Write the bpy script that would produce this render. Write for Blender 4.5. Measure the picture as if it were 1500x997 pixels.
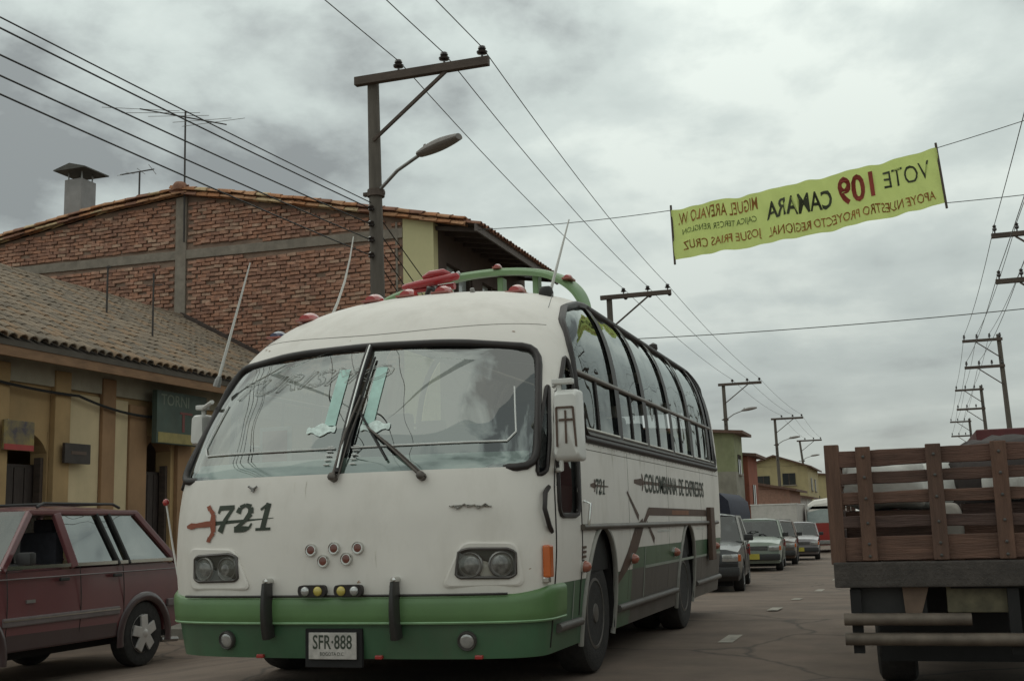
import bpy, bmesh, math, random
from mathutils import Vector, Matrix, noise
random.seed(7)
for o in list(bpy.data.objects): bpy.data.objects.remove(o)
SC = bpy.context.scene
COL = SC.collection
R = math.radians
PI = math.pi
# ------------------------------------------------------------------ camera, sky, sun, exposure
cam = bpy.data.cameras.new('camera'); camo = bpy.data.objects.new('camera', cam); COL.objects.link(camo)
camo.location = (0, 0, 1.06)
camo.rotation_mode = 'XYZ'
camo.rotation_euler = (R(99.0804), R(1.5800), R(18.6511))
cam.sensor_width = 36; cam.lens = 40.8; cam.clip_start = .05; cam.clip_end = 3000
SC.camera = camo
SC.render.engine = 'CYCLES'
SC.render.resolution_x = 1024; SC.render.resolution_y = 680
SC.view_settings.view_transform = 'Standard'; SC.view_settings.look = 'None'
SC.view_settings.gamma = 1; SC.view_settings.exposure = 0.0
try: SC.view_settings.use_curve_mapping = False
except Exception: pass
SUN_EL, SUN_AZ = 64, 312            # high veiled sun, ahead and to the left, above the houses
w = bpy.data.worlds.new('World'); SC.world = w; w.use_nodes = True
nt = w.node_tree; nt.nodes.clear()
def nd(t, **k):
    n = nt.nodes.new(t)
    for a, b in k.items(): setattr(n, a, b)
    return n
out = nd('ShaderNodeOutputWorld'); bg = nd('ShaderNodeBackground'); bg.inputs[1].default_value = 0.1
sky = nd('ShaderNodeTexSky'); sky.sky_type = 'NISHITA'; sky.sun_disc = False
sky.sun_elevation = R(SUN_EL); sky.sun_rotation = R(SUN_AZ); sky.altitude = 2500; sky.air_density = 1.0; sky.dust_density = 3
tc = nd('ShaderNodeTexCoord'); sep = nd('ShaderNodeSeparateXYZ'); nt.links.new(tc.outputs['Generated'], sep.inputs[0])
def math_n(op, a, b=None, clamp=False):
    n = nd('ShaderNodeMath', operation=op); n.use_clamp = clamp
    for i, v in enumerate((a, b)):
        if v is None: continue
        if isinstance(v, (int, float)): n.inputs[i].default_value = v
        else: nt.links.new(v, n.inputs[i])
    return n.outputs[0]
zz = math_n('MAXIMUM', math_n('ADD', sep.outputs[2], .13), .06)
comb = nd('ShaderNodeCombineXYZ')
nt.links.new(math_n('DIVIDE', sep.outputs[0], zz), comb.inputs[0]); nt.links.new(math_n('DIVIDE', sep.outputs[1], zz), comb.inputs[1])
def nz(scale, detail, rough, dist, off):
    mp = nd('ShaderNodeMapping'); mp.inputs['Location'].default_value = off; mp.inputs['Scale'].default_value = (1, .8, 1)
    nt.links.new(comb.outputs[0], mp.inputs[0])
    n = nd('ShaderNodeTexNoise'); n.inputs['Scale'].default_value = scale; n.inputs['Detail'].default_value = detail
    n.inputs['Roughness'].default_value = rough; n.inputs['Distortion'].default_value = dist
    nt.links.new(mp.outputs[0], n.inputs['Vector']); return n.outputs[0]
n1 = nz(.85, 6, .5, .1, (4.4, 2.9, 0)); n2 = nz(2.3, 8, .5, .12, (7.7, 2.2, 0))
n3n = nd('ShaderNodeTexNoise'); n3n.inputs['Scale'].default_value = 4.2; n3n.inputs['Detail'].default_value = 7; n3n.inputs['Roughness'].default_value = .6; n3n.inputs['Distortion'].default_value = .15
mp3 = nd('ShaderNodeMapping'); mp3.inputs['Scale'].default_value = (1, 1, 1.7); nt.links.new(tc.outputs['Generated'], mp3.inputs[0]); nt.links.new(mp3.outputs[0], n3n.inputs['Vector'])
cl = math_n('ADD', math_n('ADD', math_n('MULTIPLY', n1, .46), math_n('MULTIPLY', n2, .28)), math_n('MULTIPLY', n3n.outputs[0], .26))
con = math_n('ADD', math_n('MULTIPLY', math_n('MULTIPLY', sep.outputs[2], sep.outputs[2]), 3.6), 1.15)   # broken cloud overhead, evener deck low down
cl = math_n('ADD', math_n('MULTIPLY', math_n('SUBTRACT', cl, .5), con), .5)
ramp = nd('ShaderNodeValToRGB'); nt.links.new(cl, ramp.inputs[0])
e = ramp.color_ramp.elements
e[0].position = .36; e[0].color = (2.5, 2.7, 2.6, 1)
e[1].position = .585; e[1].color = (7.2, 7.8, 7.2, 1)
x = e.new(.415); x.color = (4.0, 4.4, 4.2, 1)
x = e.new(.468); x.color = (5.15, 5.72, 5.38, 1)
x = e.new(.522); x.color = (5.8, 6.4, 6.0, 1)
# towards the horizon the cloud deck evens out
hz = math_n('POWER', math_n('SUBTRACT', 1, math_n('ABSOLUTE', sep.outputs[2]), True), 9)
mixh = nd('ShaderNodeMix', data_type='RGBA'); nt.links.new(math_n('MULTIPLY', hz, .75), mixh.inputs['Factor'])
gain = nd('ShaderNodeMapRange'); gain.inputs[1].default_value = .08; gain.inputs[2].default_value = .45; gain.inputs[3].default_value = .80; gain.inputs[4].default_value = 1.38
nt.links.new(sep.outputs[2], gain.inputs[0])
vm = nd('ShaderNodeVectorMath', operation='SCALE'); nt.links.new(ramp.outputs[0], vm.inputs[0]); nt.links.new(gain.outputs[0], vm.inputs['Scale'])
nt.links.new(vm.outputs[0], mixh.inputs['A']); mixh.inputs['B'].default_value = (5.0, 5.1, 4.55, 1)
mixs = nd('ShaderNodeMix', data_type='RGBA'); mixs.inputs['Factor'].default_value = .93
nt.links.new(sky.outputs[0], mixs.inputs['A']); nt.links.new(mixh.outputs['Result'], mixs.inputs['B'])
nt.links.new(mixs.outputs['Result'], bg.inputs[0]); nt.links.new(bg.outputs[0], out.inputs[0])
sl = bpy.data.lights.new('sun', 'SUN'); sl.energy = 0.5; sl.angle = R(90); sl.color = (1, .93, .82)
so = bpy.data.objects.new('sun', sl); COL.objects.link(so)
az = R(SUN_AZ); el = R(SUN_EL)
sd = Vector((math.sin(az) * math.cos(el), math.cos(az) * math.cos(el), math.sin(el)))
so.rotation_euler = sd.to_track_quat('Z', 'Y').to_euler(); so.location = (0, 0, 40)

# ------------------------------------------------------------------ materials
MATS = {}
def M(name, col, rough=.6, metal=0., var=.15, scale=6., bump=0., bscale=40., coat=0., spec=.5, col2=None, stretch=(1, 1, 1), dirt=0., dirtcol=(.12, .10, .08)):
    if name in MATS: return MATS[name]
    m = bpy.data.materials.new(name); m.use_nodes = True; t = m.node_tree
    b = t.nodes['Principled BSDF']; L = t.links.new
    b.inputs['Roughness'].default_value = rough; b.inputs['Metallic'].default_value = metal
    b.inputs['Coat Weight'].default_value = coat; b.inputs['Coat Roughness'].default_value = .08
    b.inputs['Specular IOR Level'].default_value = spec
    c = t.nodes.new('ShaderNodeTexCoord'); mp = t.nodes.new('ShaderNodeMapping'); mp.inputs['Scale'].default_value = stretch
    L(c.outputs['Object'], mp.inputs[0])
    n = t.nodes.new('ShaderNodeTexNoise'); n.inputs['Scale'].default_value = scale; n.inputs['Detail'].default_value = 7; n.inputs['Roughness'].default_value = .62
    L(mp.outputs[0], n.inputs['Vector'])
    mx = t.nodes.new('ShaderNodeMix'); mx.data_type = 'RGBA'
    rm = t.nodes.new('ShaderNodeMapRange'); rm.inputs[1].default_value = .3; rm.inputs[2].default_value = .7
    L(n.outputs[0], rm.inputs[0]); L(rm.outputs[0], mx.inputs['Factor'])
    c2 = col2 or tuple(min(1, v * (1 + var)) for v in col); c1 = col if col2 else tuple(v * (1 - var) for v in col)
    mx.inputs['A'].default_value = (*c1, 1); mx.inputs['B'].default_value = (*c2, 1)
    res = mx.outputs['Result']
    if dirt:
        n3 = t.nodes.new('ShaderNodeTexNoise'); n3.inputs['Scale'].default_value = 2.2; n3.inputs['Detail'].default_value = 9; n3.inputs['Roughness'].default_value = .7
        mp3 = t.nodes.new('ShaderNodeMapping'); mp3.inputs['Scale'].default_value = (1, 1, .45); L(c.outputs['Object'], mp3.inputs[0]); L(mp3.outputs[0], n3.inputs['Vector'])
        r3 = t.nodes.new('ShaderNodeMapRange'); r3.inputs[1].default_value = .48; r3.inputs[2].default_value = .78; r3.inputs[4].default_value = dirt
        L(n3.outputs[0], r3.inputs[0])
        m3 = t.nodes.new('ShaderNodeMix'); m3.data_type = 'RGBA'; L(r3.outputs[0], m3.inputs['Factor']); L(res, m3.inputs['A']); m3.inputs['B'].default_value = (*dirtcol, 1)
        res = m3.outputs['Result']
        rr = t.nodes.new('ShaderNodeMapRange'); rr.inputs[3].default_value = rough; rr.inputs[4].default_value = min(1, rough + .4); L(r3.outputs[0], rr.inputs[0]); L(rr.outputs[0], b.inputs['Roughness'])
    L(res, b.inputs['Base Color'])
    if bump:
        n2 = t.nodes.new('ShaderNodeTexNoise'); n2.inputs['Scale'].default_value = bscale; n2.inputs['Detail'].default_value = 5
        L(mp.outputs[0], n2.inputs['Vector'])
        bp = t.nodes.new('ShaderNodeBump'); bp.inputs['Strength'].default_value = bump; bp.inputs['Distance'].default_value = .02
        L(n2.outputs[0], bp.inputs['Height']); L(bp.outputs[0], b.inputs['Normal'])
    MATS[name] = m; return m
def GLASS(name, tint, ior=1.5, add=.0, rough=.01, wave=0.):
    if name in MATS: return MATS[name]
    m = bpy.data.materials.new(name); m.use_nodes = True; t = m.node_tree; t.nodes.clear(); L = t.links.new
    o = t.nodes.new('ShaderNodeOutputMaterial'); mx = t.nodes.new('ShaderNodeMixShader')
    tr = t.nodes.new('ShaderNodeBsdfTransparent'); tr.inputs[0].default_value = (*tint, 1)
    gl = t.nodes.new('ShaderNodeBsdfGlossy'); gl.inputs[0].default_value = (.95, 1, .98, 1); gl.inputs['Roughness'].default_value = rough
    lw = t.nodes.new('ShaderNodeLayerWeight'); lw.inputs[0].default_value = .5
    f0 = ((ior - 1) / (ior + 1)) ** 2 + add
    pw = t.nodes.new('ShaderNodeMath'); pw.operation = 'POWER'; pw.inputs[1].default_value = 5; L(lw.outputs['Facing'], pw.inputs[0])
    ad = t.nodes.new('ShaderNodeMath'); ad.operation = 'MULTIPLY_ADD'; ad.use_clamp = True; ad.inputs[1].default_value = 1 - f0; ad.inputs[2].default_value = f0
    L(pw.outputs[0], ad.inputs[0]); L(ad.outputs[0], mx.inputs[0]); L(tr.outputs[0], mx.inputs[1]); L(gl.outputs[0], mx.inputs[2]); L(mx.outputs[0], o.inputs[0])
    if wave:
        c = t.nodes.new('ShaderNodeTexCoord'); n = t.nodes.new('ShaderNodeTexNoise'); n.inputs['Scale'].default_value = 1.6; n.inputs['Detail'].default_value = 1
        L(c.outputs['Object'], n.inputs['Vector'])
        bp = t.nodes.new('ShaderNodeBump'); bp.inputs['Strength'].default_value = wave; bp.inputs['Distance'].default_value = .05
        L(n.outputs[0], bp.inputs['Height']); L(bp.outputs[0], gl.inputs['Normal'])
    MATS[name] = m; return m
white = M('bus_white_paint', (.715, .675, .625), .5, var=.05, scale=1.5, coat=.0, dirt=.42, dirtcol=(.44, .40, .34))
offwhite = M('off_white_plastic', (.62, .61, .58), .5, var=.08)
bumper_green = M('bumper_green_paint', (.108, .205, .078), .4, var=.14, scale=2, coat=.15, dirt=.3, dirtcol=(.1, .17, .07))
rack_green = M('rack_green_paint', (.19, .30, .15), .45, var=.12, scale=3, dirt=.3, dirtcol=(.2, .26, .16))
skirt_green = M('skirt_green_paint', (.055, .125, .066), .4, var=.2, scale=2, coat=.2, dirt=.5, dirtcol=(.09, .085, .06))
rubber = M('black_rubber', (.022, .02, .019), .65, var=.25, scale=12)
gasket = M('dark_brown_gasket', (.02, .0145, .0135), .5, var=.2, scale=6)
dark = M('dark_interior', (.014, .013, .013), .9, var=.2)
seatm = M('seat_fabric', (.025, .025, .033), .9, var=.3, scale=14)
chrome = M('chrome', (.62, .62, .6), .14, 1., var=.05)
steel = M('dull_steel', (.3, .29, .28), .45, .8, var=.2, scale=10)
tyre = M('tyre_rubber', (.028, .026, .025), .85, var=.35, scale=20, bump=.3, bscale=60)
redlens = M('red_lens', (.36, .035, .03), .14, var=.1, coat=.6)
redhorn = M('red_horn_paint', (.33, .018, .022), .25, var=.12, coat=.4)
orangelens = M('orange_lens', (.5, .11, .02), .2, var=.1, coat=.5)
yellowlens = M('yellow_lens', (.5, .40, .09), .12, var=.1, coat=.6)
lampglass = M('lamp_glass', (.45, .45, .44), .1, .55, var=.15, scale=30, coat=.5)
smoke = M('headlamp_dark', (.06, .055, .05), .3, var=.2)
print_dark = M('dark_green_print', (.035, .045, .03), .6, var=.2)
print_brown = M('brown_print', (.09, .052, .036), .6, var=.25)
print_red = M('red_brown_print', (.26, .07, .035), .6, var=.2)
glass_ws = GLASS('windshield_glass', (.46, .50, .48), 1.5, .175, .006, .4)
glass_bus = GLASS('bus_window_glass', (.5, .52, .51), 1.5, .015, .004, .5)
glass_suv = GLASS('reflective_car_glass', (.18, .19, .18), 1.5, .26, .006, .3)
glass_car = GLASS('car_glass', (.3, .32, .31), 1.5, .07, .006, .3)
pinstripe = M('white_pinstripe', (.62, .62, .6), .6)
teal = M('pale_teal_sticker', (.40, .60, .54), .4, var=.15, scale=9)
dash = M('teal_grey_dashboard', (.50, .60, .55), .7, var=.2, scale=3)

# ------------------------------------------------------------------ mesh helpers
class MB:
    def __init__(s): s.v = []; s.f = []; s.mi = []
    def add(s, vs, fs, mi=0):
        b = len(s.v); s.v += [tuple(p) for p in vs]
        for f in fs: s.f.append([i + b for i in f]); s.mi.append(mi)
        return s
    def box(s, c, d, rz=0, mi=0, mat=None):
        x, y, z = (k / 2 for k in d)
        P = [Vector((a * x, b * y, e_ * z)) for a in (-1, 1) for b in (-1, 1) for e_ in (-1, 1)]
        if mat is not None: P = [mat @ p for p in P]
        elif rz: P = [Matrix.Rotation(rz, 3, 'Z') @ p for p in P]
        P = [p + Vector(c) for p in P]
        return s.add(P, [(0, 1, 3, 2), (4, 6, 7, 5), (0, 4, 5, 1), (2, 3, 7, 6), (0, 2, 6, 4), (1, 5, 7, 3)], mi)
    def bar(s, a, b, w, h, up=(0, 0, 1), mi=0):
        a = Vector(a); b = Vector(b); d = (b - a); l = d.length; d.normalize(); u = Vector(up)
        sx = d.cross(u)
        if sx.length < 1e-4: sx = d.cross(Vector((1, 0, 0)))
        sx.normalize(); u = sx.cross(d)
        m = Matrix((sx, d, u)).transposed()
        return s.box((a + b) / 2, (w, l, h), mat=m, mi=mi)
    def tube(s, pts, r, n=8, cap=True, mi=0, flat=1.0, closed=False):
        pts = [Vector(p) for p in pts]; rs = r if isinstance(r, (list, tuple)) else [r] * len(pts)
        N = len(pts); rings = []; prev = None
        for i, p in enumerate(pts):
            if closed: d = pts[(i + 1) % N] - pts[i - 1]
            else: d = pts[min(i + 1, N - 1)] - pts[max(i - 1, 0)]
            if d.length < 1e-9: d = Vector((0, 0, 1))
            d.normalize()
            if prev is None:
                u = Vector((0, 0, 1)) if abs(d.z) < .95 else Vector((1, 0, 0))
                a = d.cross(u).normalized()
            else:
                a = prev - d * prev.dot(d); a.normalize()
            prev = a; b_ = d.cross(a)
            rings.append([p + rs[i] * (math.cos(2 * PI * k / n) * a + flat * math.sin(2 * PI * k / n) * b_) for k in range(n)])
        vs = [q for rg in rings for q in rg]; fs = []
        for i in range(N if closed else N - 1):
            j = (i + 1) % N
            for k in range(n): fs.append((i * n + k, i * n + (k + 1) % n, j * n + (k + 1) % n, j * n + k))
        if cap and not closed: fs.append(tuple(range(n - 1, -1, -1))); fs.append(tuple((N - 1) * n + k for k in range(n)))
        return s.add(vs, fs, mi)
    def lathe(s, prof, origin, axis, n=24, mi=0):
        ax = Vector(axis).normalized(); a = ax.orthogonal().normalized(); b_ = ax.cross(a); o = Vector(origin)
        vs = []
        for (r, h) in prof:
            for k in range(n):
                t = 2 * PI * k / n; vs.append(o + ax * h + r * (math.cos(t) * a + math.sin(t) * b_))
        fs = []
        for i in range(len(prof) - 1):
            for k in range(n): fs.append((i * n + k, i * n + (k + 1) % n, (i + 1) * n + (k + 1) % n, (i + 1) * n + k))
        fs.append(tuple(range(n - 1, -1, -1))); fs.append(tuple((len(prof) - 1) * n + k for k in range(n)))
        return s.add(vs, fs, mi)
    def prism(s, poly, a, b, fn, mi=0):
        """poly of 2-D points extruded between depths a and b; fn(p, q, depth) -> 3-D"""
        n = len(poly)
        vs = [fn(p[0], p[1], a) for p in poly] + [fn(p[0], p[1], b) for p in poly]
        fs = [tuple(range(n - 1, -1, -1)), tuple(range(n, 2 * n))] + [(i, (i + 1) % n, n + (i + 1) % n, n + i) for i in range(n)]
        return s.add(vs, fs, mi)
    def grid(s, rows, mi=0, flip=False):
        n = len(rows[0]); vs = [p for r_ in rows for p in r_]; fs = []
        for i in range(len(rows) - 1):
            for k in range(n - 1):
                f = (i * n + k, i * n + k + 1, (i + 1) * n + k + 1, (i + 1) * n + k)
                fs.append(f[::-1] if flip else f)
        return s.add(vs, fs, mi)
    def build(s, name, mats, parent=None, smooth=None, bevel=0, bseg=2, fix=True, thick=0):
        me = bpy.data.meshes.new(name); me.from_pydata(s.v, [], s.f)
        mats = mats if isinstance(mats, (list, tuple)) else [mats]
        for m in mats: me.materials.append(m)
        for p, i in zip(me.polygons, s.mi): p.material_index = i
        if bevel or fix or thick:
            bm = bmesh.new(); bm.from_mesh(me)
            if fix: bmesh.ops.recalc_face_normals(bm, faces=bm.faces)
            if thick: bmesh.ops.solidify(bm, geom=bm.faces[:], thickness=thick)
            if bevel:
                ed = [e_ for e_ in bm.edges if len(e_.link_faces) == 2 and e_.calc_face_angle(0) > .5]
                bmesh.ops.bevel(bm, geom=ed, offset=bevel, segments=bseg, profile=.6, affect='EDGES', clamp_overlap=True)
            bm.to_mesh(me); bm.free()
        if smooth is not None:
            me.shade_smooth(); me.set_sharp_from_angle(angle=R(smooth))
        o = bpy.data.objects.new(name, me); COL.objects.link(o)
        if parent is not None: o.parent = parent
        return o
def tag(o, label=None, cat=None, group=None, kind=None):
    if label: o['label'] = label
    if cat: o['category'] = cat
    if group: o['group'] = group
    if kind: o['kind'] = kind
    return o
def thing(name, label, cat, loc=(0, 0, 0), rz=0, group=None):
    o = bpy.data.objects.new(name, None); COL.objects.link(o); o.location = loc; o.rotation_euler = (0, 0, rz); o.empty_display_size = .2
    return tag(o, label, cat, group)
def share(src, parent, loc=(0, 0, 0), rot=(0, 0, 0), name=None):
    o = bpy.data.objects.new(name or src.name.split('.')[0], src.data); COL.objects.link(o); o.parent = parent; o.location = loc; o.rotation_euler = rot
    return o
def copy_tree(o, parent=None):
    c = o.copy(); COL.objects.link(c); c.parent = parent
    for ch in list(o.children): copy_tree(ch, c)
    return c
def text2d(txt, h, width=None, shear=0, bold=0.0):
    """text as flat triangles: list of (x, y), faces; origin at lower left; h = cap height"""
    cu = bpy.data.curves.new('t', 'FONT'); cu.body = txt; cu.size = 1; cu.shear = shear; cu.offset = bold; cu.fill_mode = 'FRONT'; cu.resolution_u = 3
    ob = bpy.data.objects.new('t', cu); COL.objects.link(ob); bpy.context.view_layer.update()
    dg = bpy.context.evaluated_depsgraph_get(); me = bpy.data.meshes.new_from_object(ob.evaluated_get(dg))
    vs = [(v.co.x, v.co.y) for v in me.vertices]; fs = [tuple(p.vertices) for p in me.polygons]
    bpy.data.objects.remove(ob); bpy.data.curves.remove(cu); bpy.data.meshes.remove(me)
    x0 = min(v[0] for v in vs); x1 = max(v[0] for v in vs); y0 = min(v[1] for v in vs); y1 = max(v[1] for v in vs)
    sy = h / (y1 - y0); sx = width / (x1 - x0) if width else sy
    return [((a - x0) * sx, (b - y0) * sy) for a, b in vs], fs
def lerp(tab, z):
    n = len(tab)
    if z <= tab[0][0]: return tab[0][1]
    if z >= tab[-1][0]: return tab[-1][1]
    h = [tab[i + 1][0] - tab[i][0] for i in range(n - 1)]
    d = [(tab[i + 1][1] - tab[i][1]) / h[i] for i in range(n - 1)]
    m = [d[0]] + [0 if d[i - 1] * d[i] <= 0 else 2 * d[i - 1] * d[i] / (d[i - 1] + d[i]) for i in range(1, n - 1)] + [d[-1]]
    for i in range(n - 1):
        if z <= tab[i + 1][0]:
            t = (z - tab[i][0]) / h[i]
            return (1 + 2 * t) * (1 - t) ** 2 * tab[i][1] + t * (1 - t) ** 2 * h[i] * m[i] + t * t * (3 - 2 * t) * tab[i + 1][1] + t * t * (t - 1) * h[i] * m[i + 1]
def inpoly(x, y, P):
    c = False; j = len(P) - 1
    for i in range(len(P)):
        if (P[i][1] > y) != (P[j][1] > y) and x < (P[j][0] - P[i][0]) * (y - P[i][1]) / (P[j][1] - P[i][1]) + P[i][0]: c = not c
        j = i
    return c
def smoothpoly(P, n=4, r=.3):
    """round the corners of a closed polygon"""
    o = []; N = len(P)
    for i in range(N):
        a, b, c = Vector(P[i - 1]), Vector(P[i]), Vector(P[(i + 1) % N])
        d0 = min(r, (a - b).length * .45); d1 = min(r, (c - b).length * .45)
        p0 = b + (a - b).normalized() * d0; p1 = b + (c - b).normalized() * d1
        for k in range(n + 1):
            t = k / n; q = p0 * (1 - t) ** 2 + b * 2 * t * (1 - t) + p1 * t * t; o.append((q.x, q.y))
    return o

# ------------------------------------------------------------------ ground, road, pavements
GY = [(-60, 0), (13, 0), (23, -.25), (34, -.36), (47, -.54), (70, -.7), (110, -.8), (500, -.8)]
def ground(x, y):
    return lerp(GY, y) - .35 * min(1, max(0, (-5 - x) / 3)) - .14 * min(1, max(0, (x - 2.4) / 2.2))
def add_cracks(m, scale, width, col, patch=None):
    t = m.node_tree; L = t.links.new; b = t.nodes['Principled BSDF']; src = b.inputs['Base Color'].links[0].from_socket
    c = t.nodes.new('ShaderNodeTexCoord'); n = t.nodes.new('ShaderNodeTexNoise'); n.inputs['Scale'].default_value = 1.1; n.inputs['Detail'].default_value = 6
    L(c.outputs['Object'], n.inputs['Vector'])
    ad = t.nodes.new('ShaderNodeMix'); ad.data_type = 'RGBA'; ad.inputs['Factor'].default_value = .35; L(c.outputs['Object'], ad.inputs['A']); L(n.outputs['Color'], ad.inputs['B'])
    v = t.nodes.new('ShaderNodeTexVoronoi'); v.feature = 'DISTANCE_TO_EDGE'; v.inputs['Scale'].default_value = scale; L(ad.outputs['Result'], v.inputs['Vector'])
    r1 = t.nodes.new('ShaderNodeMapRange'); r1.inputs[1].default_value = 0; r1.inputs[2].default_value = width; r1.inputs[3].default_value = .75; r1.inputs[4].default_value = 0; L(v.outputs['Distance'], r1.inputs[0])
    m1 = t.nodes.new('ShaderNodeMix'); m1.data_type = 'RGBA'; L(r1.outputs[0], m1.inputs['Factor']); L(src, m1.inputs['A']); m1.inputs['B'].default_value = (*col, 1)
    n2 = t.nodes.new('ShaderNodeTexNoise'); n2.inputs['Scale'].default_value = .45; n2.inputs['Detail'].default_value = 8; n2.inputs['Roughness'].default_value = .68; L(c.outputs['Object'], n2.inputs['Vector'])
    r2 = t.nodes.new('ShaderNodeMapRange'); r2.inputs[1].default_value = .52; r2.inputs[2].default_value = .66; r2.inputs[4].default_value = .55; L(n2.outputs[0], r2.inputs[0])
    m2 = t.nodes.new('ShaderNodeMix'); m2.data_type = 'RGBA'; L(r2.outputs[0], m2.inputs['Factor']); L(m1.outputs['Result'], m2.inputs['A']); m2.inputs['B'].default_value = (*(patch or col), 1)
    L(m2.outputs['Result'], b.inputs['Base Color'])
asphalt = M('worn_asphalt', (.16, .118, .092), .9, var=.28, scale=1.3, bump=.25, bscale=90, dirt=.5, dirtcol=(.21, .165, .125))
add_cracks(asphalt, .55, .012, (.05, .042, .036), (.085, .07, .058))
earth = M('dry_earth', (.17, .14, .10), .95, var=.3, scale=.8, bump=.3, bscale=20)
concrete = M('pavement_concrete', (.24, .225, .195), .9, var=.22, scale=3, bump=.2, bscale=40, dirt=.4)
xs = [-400, -120, -50, -30, -22, -16, -12, -10, -9, -8, -7, -6, -5, -4, -3, -2, -1, 0, 1, 2.4, 3, 3.8, 4.6, 6, 10, 20, 40, 120, 400]
ys = [-60, -30, -10, 0, 5, 10, 13, 16, 19, 22, 25, 28, 31, 34, 38, 42, 47, 53, 60, 70, 85, 110, 150, 250, 500, 900]
m = MB(); m.grid([[(x, y, ground(x, y) - .02) for x in xs] for y in ys])
tag(m.build('ground', earth, smooth=60), kind='structure')
rx = [-10.4, -9, -8, -7, -6, -5, -4, -3, -2, -1, 0, 1, 2.4, 3, 3.8, 4.6]
m = MB(); m.grid([[(x, y, ground(x, y)) for x in rx] for y in ys])
tag(m.build('road', asphalt, smooth=60), kind='structure')
def kerbed(name, x0, x1, y0, y1):
    yy = [y for y in ys if y0 < y < y1]; yy = [y0] + yy + [y1]; m = MB(); b = MB()
    ax = [x0 + (x1 - x0) * k / 5 for k in range(6)]
    top = [[(x, y, ground(x, y) + .13) for x in ax] for y in yy]; m.grid(top)
    for x in (x0, x1): m.grid([[(x, y, ground(x, y) + .13), (x, y, ground(x, y) - .1)] for y in yy])
    for y in (y0, y1): m.grid([[(x, y, ground(x, y) + .13), (x, y, ground(x, y) - .1)] for x in ax])
    return tag(m.build(name, concrete, smooth=30), kind='structure')
kerbed('pavement_left', -14.0, -10.4, -10, 14.2)
kerbed('pavement_left_far', -12.2, -7.75, 14.3, 140)
kerbed('pavement_right', 4.62, 7.2, -10, 160)
markm = M('worn_white_paint', (.31, .285, .24), .8, var=.35, scale=8)
for i, (y0, y1) in enumerate([(5.6, 6.6), (10.5, 11.2), (14.3, 14.9), (17.2, 17.8), (21.5, 22.4), (26.5, 27.5), (32, 33.2)]):
    m = MB(); m.grid([[(x, y, ground(x, y) + .005) for x in (-1.67, -1.54)] for y in (y0, (y0 + y1) / 2, y1)])
    o = m.build('lane_marking', markm); tag(o, kind='structure')
# ------------------------------------------------------------------ the bus
BX, BY = -3.51, 6.80
HW = [(.2,1.30),(.5,1.335),(1.0,1.375),(1.45,1.375),(1.8,1.365),(2.1,1.345),(2.35,1.31),(2.6,1.24),(2.8,1.13),(2.94,.96),(3.03,.74),(3.09,.42),(3.11,.12)]
FY = [(.2,.06),(.5,.01),(.8,0.),(1.1,.01),(1.4,.06),(1.6,.15),(1.9,.31),(2.27,.54),(2.44,.68),(2.62,.90),(2.8,1.28),(2.93,1.75),(3.02,2.35),(3.08,3.1),(3.11,3.6)]
DD = [(.2,.42),(1.4,.46),(2.0,.6),(2.4,.8),(2.7,1.0),(3.0,1.1)]
NN = [(.2,3.2),(1.4,3.1),(2.3,2.7),(2.7,2.4),(3.0,2.2)]
RY = [(.2,7.55),(1.5,7.65),(2.3,7.6),(2.7,7.4),(2.95,7.1),(3.11,6.4)]
DR, NR = .34, 3.0
_oc = {}
def outline(z, nf=48, ns=150, nr=14):
    k = (round(z, 4), nf, ns, nr)
    if k in _oc: return _oc[k]
    hw, fy, d, n, ry = (lerp(t, z) for t in (HW, FY, DD, NN, RY)); P = []
    for i in range(nf + 1):
        t = i / nf * PI / 2; P.append((hw * math.sin(t) ** (2 / n), fy + d - d * max(0, math.cos(t)) ** (2 / n)))
    for i in range(1, ns + 1): P.append((hw, fy + d + (ry - DR - fy - d) * i / ns))
    for i in range(1, nr + 1):
        t = i / nr * PI / 2; P.append((hw * max(0, math.cos(t)) ** (2 / NR), ry - DR + DR * math.sin(t) ** (2 / NR)))
    _oc[k] = P; return P
def S(s, z):
    P = outline(z); a = abs(s); acc = 0; sg = -1 if s < 0 else 1
    for p, q in zip(P, P[1:]):
        l = math.dist(p, q)
        if acc + l >= a:
            t = (a - acc) / max(l, 1e-9); return Vector((sg * (p[0] + t * (q[0] - p[0])), p[1] + t * (q[1] - p[1]), z))
        acc += l
    return Vector((sg * P[-1][0], P[-1][1], z))
def SY(y, z, side=1):
    hw, fy, d, n, ry = (lerp(t, z) for t in (HW, FY, DD, NN, RY))
    if y < fy + d:
        q = min(1, max(0, (fy + d - y) / d)); x = hw * (1 - q ** n) ** (1 / n)
    elif y > ry - DR: q = min(1, (y - ry + DR) / DR); x = hw * (1 - q ** NR) ** (1 / NR)
    else: x = hw
    return Vector((side * x, y, z))
def nrm(f, a, z):
    h = .01; da = f(a + h, z) - f(a - h, z); dz = f(a, min(z + h, 3.1)) - f(a, z - h)
    n = da.cross(dz)
    if n.length < 1e-9: return Vector((0, -1, 0))
    n.normalize(); c = f(a, z) - Vector((0, 3.5, 1.3))
    c.z *= .6
    return n if n.dot(c) > 0 else -n
def SO(s, z, off): return S(s, z) + nrm(S, s, z) * off
def SYO(y, z, off, side=1):
    f = lambda a, b: SY(a, b, side)
    return SY(y, z, side) + nrm(f, y, z) * off
bus = thing('bus', 'white and green rounded bus numbered 721 filling the middle of the street', 'bus', (BX, BY, 0))
WS = smoothpoly([(-1.37, 1.425), (1.34, 1.425), (1.235, 2.27), (.6, 2.325), (0, 2.34), (-.6, 2.325), (-1.25, 2.27)], 4, .13)
WIN0, WIN1, SILL, MID, WTOP = 1.06, 7.12, 1.69, 2.14, 2.84
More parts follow.
